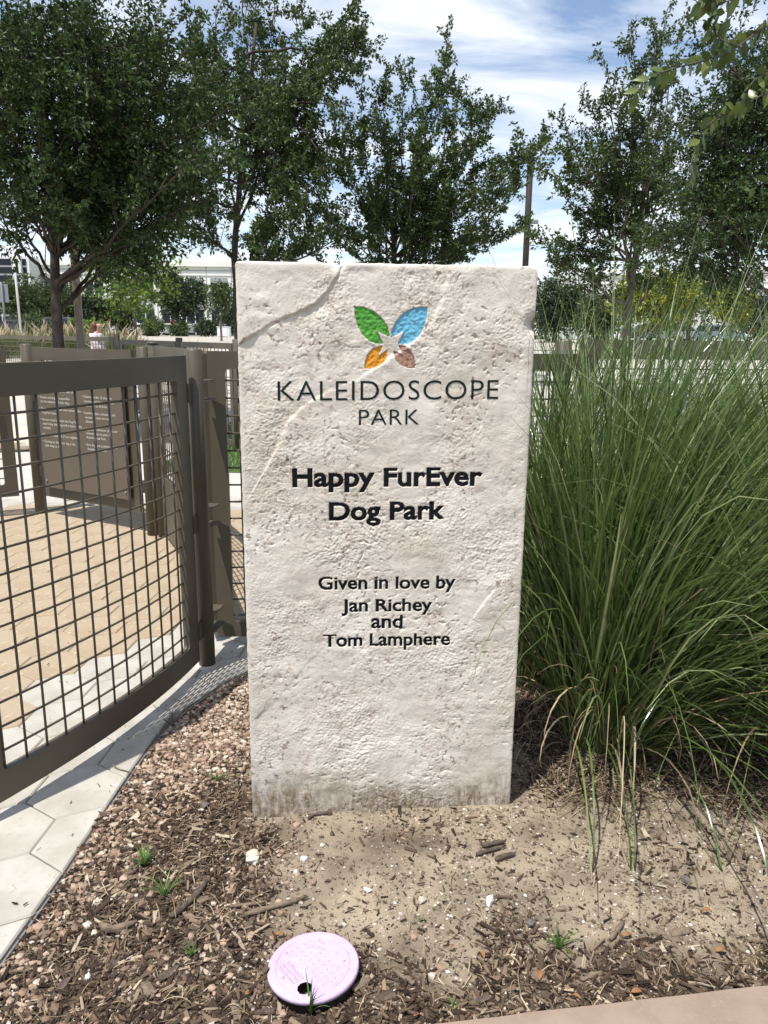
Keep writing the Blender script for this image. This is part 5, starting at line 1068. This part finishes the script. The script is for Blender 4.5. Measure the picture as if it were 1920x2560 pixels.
# ------------------------------------------------------------------ lamp poles and signs
def lamp_pole_brown():
    Y = 13.2; b = on_y(203, 870, Y); x = b[0]; zb = float(terrain_z(0, Y)); root = empty('lamp_pole', (x, Y, zb), 'tall square bronze pole with flood lights beside the forked elm', 'lamp pole')
    top = on_y(136, 20, Y)[2]
    bbox_obj('pole', (x, Y, (zb-0.1+top)/2), (.115, .115, top-zb+0.1), M['pole_brown'], root, R(12), .012); bbox_obj('base', (x, Y, zb+.1), (.22, .22, .24), M['pole_brown'], root, R(12), .01)
    for i, (px, py) in enumerate(((165, 90), (122, 135), (178, 110))):
        q = on_y(px, py, Y-0.05); am = tube_obj('arm', [(x, Y, q[2]), (q[0], Y-.1, q[2])], .02, M['pole_brown'], root, 8); h_ = bbox_obj('flood_light', (q[0]+.06*(1 if px > 140 else -1), Y-.14, q[2]), (.24, .2, .15), M['brown_dk'], am, R(20), .02)
        bbox_obj('lens', (q[0]+.06*(1 if px > 140 else -1), Y-.25, q[2]-.02), (.18, .01, .11), M['lamp_clear'], h_, R(20), 0)
    q = on_y(186, 108, Y); me = bpy.data.meshes.new('globe'); bm = bmesh.new(); bmesh.ops.create_uvsphere(bm, u_segments=16, v_segments=10, radius=.13); bm.to_mesh(me); bm.free(); o = link('camera_dome', me, M['black_plastic']); o.location = (q[0]+.03, Y-.1, q[2]-.1); o.parent = root; o.matrix_parent_inverse = parent_matrix(root).inverted()
lamp_pole_brown()
Y = 22.0; b = on_y(1308, 700, Y); zt = on_y(1316, 395, Y)[2]; zb = float(terrain_z(0, Y)); r_ = empty('lamp_pole', (b[0], Y, zb), 'dark pole with two small lamps standing between the elms', 'lamp pole')
post_obj('pole', b[0]+.04, Y, zb-.1, zt, .085, M['pole_dark'], r_, 12); bbox_obj('top_lamp', (b[0]-.06, Y-.1, zt-.04), (.30, .2, .22), M['brown_dk'], r_, 0, .03); q = on_y(1326, 556, Y); am = tube_obj('arm', [(b[0], Y, q[2]), (q[0], Y-.05, q[2])], .02, M['pole_dark'], r_, 6); bbox_obj('lamp', (q[0]+.06, Y-.1, q[2]), (.26, .14, .10), M['grey_metal'], am, 0, .02)
Y = 62.0; b = on_y(50, 810, Y); zt = on_y(29, 600, Y)[2]; zb = 1.0; r_ = empty('street_lamp', (b[0], Y, zb), 'tall thin white street lamp in front of the glass block', 'street lamp')
post_obj('pole', b[0], Y, zb-.1, zt, .085, M['white_metal'], r_, 10); bbox_obj('arm', (b[0]+.5, Y, zt-.05), (1.0, .07, .07), M['white_metal'], r_, 0, .01); bbox_obj('lamp_head', (b[0]+1.2, Y, zt-.06), (.7, .3, .12), M['white_metal'], r_, 0, .03); bbox_obj('base', (b[0], Y, zb+.2), (.4, .4, .45), M['concrete'], r_, 0, .03)
Y = 28.0; b = on_y(17, 850, Y); q = on_y(15, 733, Y); zb = float(terrain_z(0, Y)); r_ = empty('road_sign', (b[0], Y, zb), 'grey back of a road sign on a thin post beyond the far fence', 'sign')
post_obj('post', b[0], Y, zb-.2, q[2]+.34, .035, M['grey_metal'], r_, 8); bbox_obj('sign_plate', (b[0]-.0, Y+.05, q[2]), (.38, .012, .62), M['grey_metal'], r_, 0, .004)
for z in (-.2, .2): bbox_obj('bracket', (b[0], Y+.036, q[2]+z), (.10, .016, .04), M['grey_metal'], r_, 0, .002)
def stop_sign(px, py, Y, diam, label, rz=0):
    q = on_y(px, py, Y); zb = 1.0; root = empty('stop_sign', (q[0], Y, zb), label, 'stop sign'); post_obj('post', q[0], Y+.03, zb-.1, q[2]+diam*.4, .035, M['grey_metal'], root, 8)
    def octo(r, yy, m, nm, par):
        a = np.arange(8)*np.pi/4+np.pi/8; V = np.concatenate([np.c_[q[0]+r*np.cos(a), np.full(8, yy), q[2]+r*np.sin(a)], np.c_[q[0]+r*np.cos(a), np.full(8, yy+.008), q[2]+r*np.sin(a)]]); i = np.arange(8); j = (i+1) % 8
        return link(nm, np_mesh(nm, V, [np.stack([i, j, 8+j, 8+i], 1), np.array([i, (8+i)[::-1]])]), m, par)
    pl_ = octo(diam/2, Y-.02, M['ink_white'], 'plate', root); octo(diam/2*.93, Y-.031, M['stop_red'], 'red_face', pl_)
    me = text_mesh('STOP', .015, 1.0, 2); co = np.empty(len(me.vertices)*3); me.vertices.foreach_get('co', co); co = co.reshape(-1, 3); w_ = co[:, 0].max()-co[:, 0].min(); s = diam*.66/w_; p = np.c_[q[0]+(co[:, 0]-co[:, 0].mean())*s, Y-.036+0*co[:, 0], q[2]+(co[:, 1]-.34)*s*1.25]; p[:, 0] = q[0]+(co[:, 0]-(co[:, 0].max()+co[:, 0].min())/2)*s
    me.vertices.foreach_set('co', p.ravel()); me.materials.clear(); me.update(); link('lettering', me, M['ink_white'], pl_)
stop_sign(433, 806, 98, .80, 'small faded red stop sign in front of the oak')
stop_sign(1878, 825, 84, .78, 'red stop sign by the row of parked cars')

# ------------------------------------------------------------------ cars
def make_car(x, Y, zb, rz, paint, label, suv=False, group='cars parked on the concrete lot'):
    root = empty('parked_car', (0, 0, 0), label, 'car', group); L, Wd, Hb, Hr = (4.7, 1.9, 1.02, 1.72) if suv else (4.6, 1.82, .88, 1.46)
    if suv: prof = [(-2.3, .35), (-2.35, .75), (-2.28, 1.02), (-2.12, 1.60), (-1.9, 1.70), (.35, 1.72), (1.15, 1.08), (2.15, .95), (2.35, .70), (2.32, .35)]
    else: prof = [(-2.25, .32), (-2.3, .65), (-2.22, .95), (-1.5, 1.08), (-.75, 1.43), (.25, 1.46), (1.15, 1.0), (2.05, .82), (2.3, .60), (2.25, .32)]
    pr = np.array(prof); n = len(pr); tap = lambda z: (Wd/2)*np.where(z > Hb, 1-.28*(z-Hb)/(Hr-Hb), 1.0)
    V = np.concatenate([np.c_[pr[:, 0], s*tap(pr[:, 1])*sc_, pr[:, 1]] for s, sc_ in ((-1, 1), (-1, .86), (1, .86), (1, 1))]); V[n:3*n, 2] += np.where(pr[:, 1] > .6, .03, -.02)[np.r_[0:n, 0:n]]
    i = np.arange(n); j = (i+1) % n; F = np.concatenate([np.stack([k*n+i, k*n+j, (k+1)*n+j, (k+1)*n+i], 1) for k in range(3)]); me = np_mesh('body', V, [F, np.array([i[::-1], 3*n+i])], False)
    parts = [link('body', me, M['car_'+paint], root)]
    gl = np.array([(-1.95, 1.10), (-1.85, 1.56), (.28, 1.60), (.92, 1.12)] if suv else [(-1.45, 1.10), (-.72, 1.37), (.2, 1.39), (.95, 1.02)])
    for s in (-1, 1):
        o = link('side_window', np_mesh('side_window', np.c_[gl[:, 0], s*(tap(gl[:, 1])+.012), gl[:, 1]], np.array([[0, 1, 2, 3]])), M['glass'], root); parts.append(o)
    def scr(a, b, nm):
        V = np.array([(a[0], -tap(np.array(a[1]))*.9, a[1]), (a[0], tap(np.array(a[1]))*.9, a[1]), (b[0], tap(np.array(b[1]))*.88, b[1]), (b[0], -tap(np.array(b[1]))*.88, b[1])]); o = link(nm, np_mesh(nm, V, np.array([[0, 1, 2, 3]])), M['glass'], root); parts.append(o)
    if suv: scr((1.12, 1.17), (.45, 1.70), 'windscreen'); scr((-2.30, 1.10), (-2.17, 1.58), 'rear_window')
    else: scr((1.15, 1.065), (.36, 1.455), 'windscreen'); scr((-1.50, 1.145), (-.86, 1.44), 'rear_window')
    for sx in (-1.42, 1.45):
        for s in (-1, 1):
            w_ = tube_obj('wheel', [(sx, s*(Wd/2-.2), .34), (sx, s*(Wd/2+.01), .34)], .34, M['tyre'], root, 18, False); parts.append(w_); tube_obj('rim', [(sx, s*(Wd/2), .34), (sx, s*(Wd/2+.02), .34)], .21, M['rim'], w_, 14, False)
    for s in (-1, 1):
        parts.append(bbox_obj('headlight', (2.29 if suv else 2.2, s*.66, .78 if suv else .70), (.12, .32, .14), M['lamp_clear'], root, 0, .02)); parts.append(bbox_obj('tail_light', (-2.31 if suv else -2.27, s*.72, .95 if suv else .84), (.08, .24, .16), M['lamp_red'], root, 0, .02))
    root.location = (x, Y, zb); root.rotation_euler = (0, 0, rz)
def car_px(px, Y, rz, paint, label, suv=False): make_car(on_y(px, 835, Y)[0], Y, float(terrain_z(0, Y)), rz, paint, label, suv)
car_px(362, 104, R(-20), 'white', 'white car parked by the grey green shrub'); car_px(388, 108, R(-30), 'silver', 'silver car parked behind the white car')
car_px(165, 76, R(5), 'dark', 'dark car half hidden by the tan plumed grasses', True); car_px(45, 78, R(3), 'dark', 'black car behind the road sign back')
car_px(1500, 84, R(150), 'white', 'white sedan parked left of the dark estate beyond the fence'); car_px(1560, 86, R(165), 'silver', 'silver car in the middle of the parked row beyond the fence')
car_px(1610, 84, R(200), 'dark', 'dark car parked between two silver cars beyond the fence', True); car_px(1705, 80, R(25), 'silver', 'silver sport utility parked behind the yellow green tree', True)
car_px(1800, 80, R(15), 'blue', 'blue grey sport utility beside the red stop sign', True); car_px(1910, 88, R(10), 'white', 'white car right of the red stop sign', True)

# ------------------------------------------------------------------ buildings
def office(x0, x1, Y, zb, zt, label, cols, rowz, wgap, depth=30, glass_h=2.6):
    root = empty('office_building', ((x0+x1)/2, Y, zb), label, 'building')
    bbox_obj('wall', ((x0+x1)/2, Y+depth/2, (zb-.5+zt)/2), (x1-x0, depth, zt-zb+.5), M['bldg'], root, 0, 0)
    bbox_obj('parapet', ((x0+x1)/2, Y-.12, zt-.25), (x1-x0+.3, .5, .8), M['bldg'], root, 0, 0)
    bbox_obj('reveal', ((x0+x1)/2, Y-.04, zt-1.25), (x1-x0, .1, .14), M['bldg_gap'], root, 0, 0); bbox_obj('reveal', ((x0+x1)/2, Y-.04, zt-2.1), (x1-x0, .1, .12), M['bldg_gap'], root, 0, 0)
    wd = (x1-x0)/cols
    for c in range(cols):
        cx = x0+wd*(c+.5)
        bbox_obj('panel_joint', (x0+wd*c, Y-.03, (zb+zt)/2), (.12, .08, zt-zb-1.2), M['bldg_gap'], root, 0, 0)
        for z in rowz:
            w_ = bbox_obj('window', (cx, Y-.06, z), (wd*wgap, .14, glass_h), M['glass'], root, 0, 0); bbox_obj('spandrel', (cx, Y-.09, z+glass_h/2+.4), (wd*wgap, .10, .8), M['spandrel'], w_, 0, 0)
            bbox_obj('mullion', (cx, Y-.14, z), (.16, .06, glass_h), M['white_metal'], w_, 0, 0); bbox_obj('sill', (cx, Y-.18, z-glass_h/2-.1), (wd*wgap+.2, .3, .18), M['bldg'], w_, 0, 0)
    return root
YO = 135.0; xa = on_y(75, 660, YO)[0]; xb = on_y(640, 660, YO)[0]; zt = on_y(350, 655, YO)[2]
office(xa, xb, YO, 1.0, zt, 'long white precast office building with bands of dark windows', 9, [zt-4.4, zt-8.8, zt-12.6], .68, glass_h=2.3)
# glass block at its end
xg0 = on_y(-120, 700, YO-4)[0]; xg1 = on_y(76, 700, YO-4)[0]; zg = on_y(40, 640, YO-4)[2]; gb = empty('glass_building', ((xg0+xg1)/2, YO-4, 1.0), 'dark glass office block with white mullion grid and lamp in front', 'building')
bbox_obj('wall', ((xg0+xg1)/2, YO+8, (.5+zg)/2), (xg1-xg0, 24, zg-.5), M['white_metal'], gb, 0, 0)
ncol, nrow = 5, 9; cw = (xg1-xg0-.6)/ncol; rh = (zg-1.6)/nrow
for c in range(ncol):
    for r in range(nrow): bbox_obj('glass_pane', (xg0+.3+cw*(c+.5), YO-4.06, 1.3+rh*(r+.5)), (cw-.28, .16, rh-.30), M['glass'], gb, 0, 0)
bbox_obj('fin', (xg1-1.2, YO-4.5, (1+zg)/2), (.35, .7, zg-1), M['white_metal'], gb, 0, 0)
# white building on the right
YR = 110.0; xa = on_y(1835, 690, YR)[0]; zt2 = on_y(1890, 665, YR)[2]
office(xa, xa+40, YR, 1.0, zt2, 'white building block beyond the trees by the stop sign', 6, [zt2-5.2], .6)
x_ = on_y(1545, 690, 125)[0]; zt3 = on_y(1550, 676, 125)[2]
office(x_-6, x_+10, 125, 1.0, zt3, 'white building glimpsed behind the open crowned elm', 3, [zt3-5.5], .6)
bbx = on_y(560, 828, 84); r_ = empty('utility_cabinet', (bbx[0], 84, 1.0), 'white utility cabinet at the edge of the concrete lot', 'cabinet'); bbox_obj('cabinet_body', (bbx[0], 84, 1.5), (1.3, 0.9, 1.0), M['white_metal'], r_, 0, .05); bbox_obj('cabinet_lid', (bbx[0], 84, 2.04), (1.4, 1.0, .08), M['white_metal'], r_, 0, .03); bbox_obj('door', (bbx[0], 83.53, 1.5), (.9, .06, .8), M['white_metal'], r_, 0, .02)
# boulders beyond the left gate leaf
def boulder(px, py, s, seed, label):
    p = on_z(px, py, 0.0); bm = bmesh.new(); bmesh.ops.create_icosphere(bm, subdivisions=3, radius=.5)
    for v in bm.verts: v.co = Vector((v.co.x*s[0], v.co.y*s[1], v.co.z*s[2]))*(1+.28*mnoise.noise(v.co*2.4+Vector((seed, 0, 0))))
    me = bpy.data.meshes.new('boulder'); bm.to_mesh(me); bm.free(); o = link('boulder', me, M['pale_rock']); o.location = (p[0], p[1], s[2]*.28); tag(o, label, 'boulder', 'boulders beyond the gate leaf')
boulder(30, 1118, (.9, .6, .34), 1, 'larger low buff boulder seen through the mesh gate leaf'); boulder(75, 1105, (.6, .5, .28), 2, 'smaller buff boulder next to the larger one beyond the gate')

# ------------------------------------------------------------------ walking woman beyond the far fence
def woman():
    Y = 15.0; hd = on_y(240, 803, Y); x = hd[0]; zb = float(terrain_z(0, Y)); H = hd[2]-zb; k = H/1.66
    root = empty('person', (x, Y, zb), 'woman in a loose white blouse with long brown hair walking beyond the fence', 'person')
    def skin(name, J, E, m, sub=2):
        me = bpy.data.meshes.new(name); me.from_pydata([j[:3] for j in J], E, []); o = bpy.data.objects.new(name, me); COL.objects.link(o); mo = o.modifiers.new('s', 'SKIN'); mo.use_smooth_shade = True
        for sv, j in zip(me.skin_vertices[0].data, J): sv.radius = (j[3], j[4] if len(j) > 4 else j[3])
        me.skin_vertices[0].data[0].use_root = True; o.modifiers.new('d', 'SUBSURF').levels = sub; o.modifiers['d'].render_levels = sub
        dg = bpy.context.evaluated_depsgraph_get(); dg.update(); me2 = bpy.data.meshes.new_from_object(o.evaluated_get(dg)); bpy.data.objects.remove(o)
        co = np.empty(len(me2.vertices)*3); me2.vertices.foreach_get('co', co); co = co.reshape(-1, 3)*k+np.array([x, Y, zb]); me2.vertices.foreach_set('co', co.ravel()); me2.materials.clear(); me2.update()
        for p_ in me2.polygons: p_.use_smooth = True
        return link(name, me2, m, root)
    # x = walking direction, y = to the side
    J = [(0, 0, .92, .13, .15), (0, 0, 1.08, .11, .13), (.01, 0, 1.25, .12, .16), (.01, 0, 1.36, .08, .13), (.015, 0, 1.44, .05, .052), (.03, 0, 1.50, .055, .055), (.035, 0, 1.56, .095, .075), (.025, 0, 1.61, .075, .065),
         (.0, .17, 1.36, .05), (-.03, .21, 1.12, .042), (.10, .20, .93, .03), (.16, .19, .87, .034), (.20, .185, .82, .018),
         (.0, -.17, 1.36, .05), (.04, -.21, 1.12, .042), (.22, -.20, 1.02, .03), (.29, -.19, 1.03, .034), (.34, -.185, 1.02, .018),
         (.0, .09, .85, .09), (.14, .09, .48, .062), (.10, .09, .09, .04), (.13, .09, .04, .035), (.24, .09, .03, .022), (.0, -.09, .85, .09), (-.06, -.09, .48, .062), (-.30, -.09, .14, .04), (-.28, -.09, .08, .035), (-.17, -.09, .03, .022), (.14, 0, 1.535, .014)]
    E = [(0, 1), (1, 2), (2, 3), (3, 4), (4, 5), (5, 6), (6, 7), (3, 8), (8, 9), (9, 10), (10, 11), (11, 12), (3, 13), (13, 14), (14, 15), (15, 16), (16, 17), (0, 18), (18, 19), (19, 20), (20, 21), (21, 22), (0, 23), (23, 24), (24, 25), (25, 26), (26, 27), (6, 28)]
    skin('body', J, E, M['skin'])
    skin('blouse', [(0, 0, .86, .175, .205), (0, 0, 1.0, .155, .19), (.005, 0, 1.16, .145, .18), (.01, 0, 1.32, .135, .175), (.012, 0, 1.41, .085, .11), (0, .18, 1.345, .085), (-.02, .22, 1.14, .082), (.05, .215, .99, .075), (0, -.18, 1.345, .085), (.04, -.22, 1.14, .082), (.16, -.205, 1.05, .072)], [(0, 1), (1, 2), (2, 3), (3, 4), (3, 5), (5, 6), (6, 7), (3, 8), (8, 9), (9, 10)], M['shirt'])
    skin('trousers', [(0, 0, .93, .15, .17), (0, .09, .84, .105), (.14, .09, .48, .08), (.10, .09, .12, .075), (0, -.09, .84, .105), (-.06, -.09, .48, .08), (-.29, -.09, .17, .075)], [(0, 1), (1, 2), (2, 3), (0, 4), (4, 5), (5, 6)], M['trousers'])
    skin('hair', [(.02, 0, 1.615, .082, .085), (-.03, 0, 1.585, .10, .10), (-.06, 0, 1.50, .085, .10), (-.085, 0, 1.40, .07, .10), (-.10, 0, 1.30, .06, .085), (-.11, 0, 1.20, .03, .05)], [(0, 1), (1, 2), (2, 3), (3, 4), (4, 5)], M['hair'])
woman()
# lawn blades where the turf shows between the panels
n = 9000; rx = RNG.uniform(-2.5, -0.2, n); ry = RNG.uniform(8.25, 10.6, n); t = np.linspace(0, 1, 3); a = RNG.uniform(0, 6.28, n); h = RNG.uniform(.03, .07, n)
P = np.stack([rx[:, None]+np.cos(a)[:, None]*h[:, None]*.5*t**2, ry[:, None]+np.sin(a)[:, None]*h[:, None]*.5*t**2, -.02+h[:, None]*t], -1); V, F = ribbons(P, .006*(1-.8*t)*np.ones((n, 1)), np.stack([-np.sin(a), np.cos(a), 0*a], 1))
tag(link('turf', np_mesh('turf', V, F), M['weed']), 'short green turf on the dog park lawn', 'grass', kind='stuff')
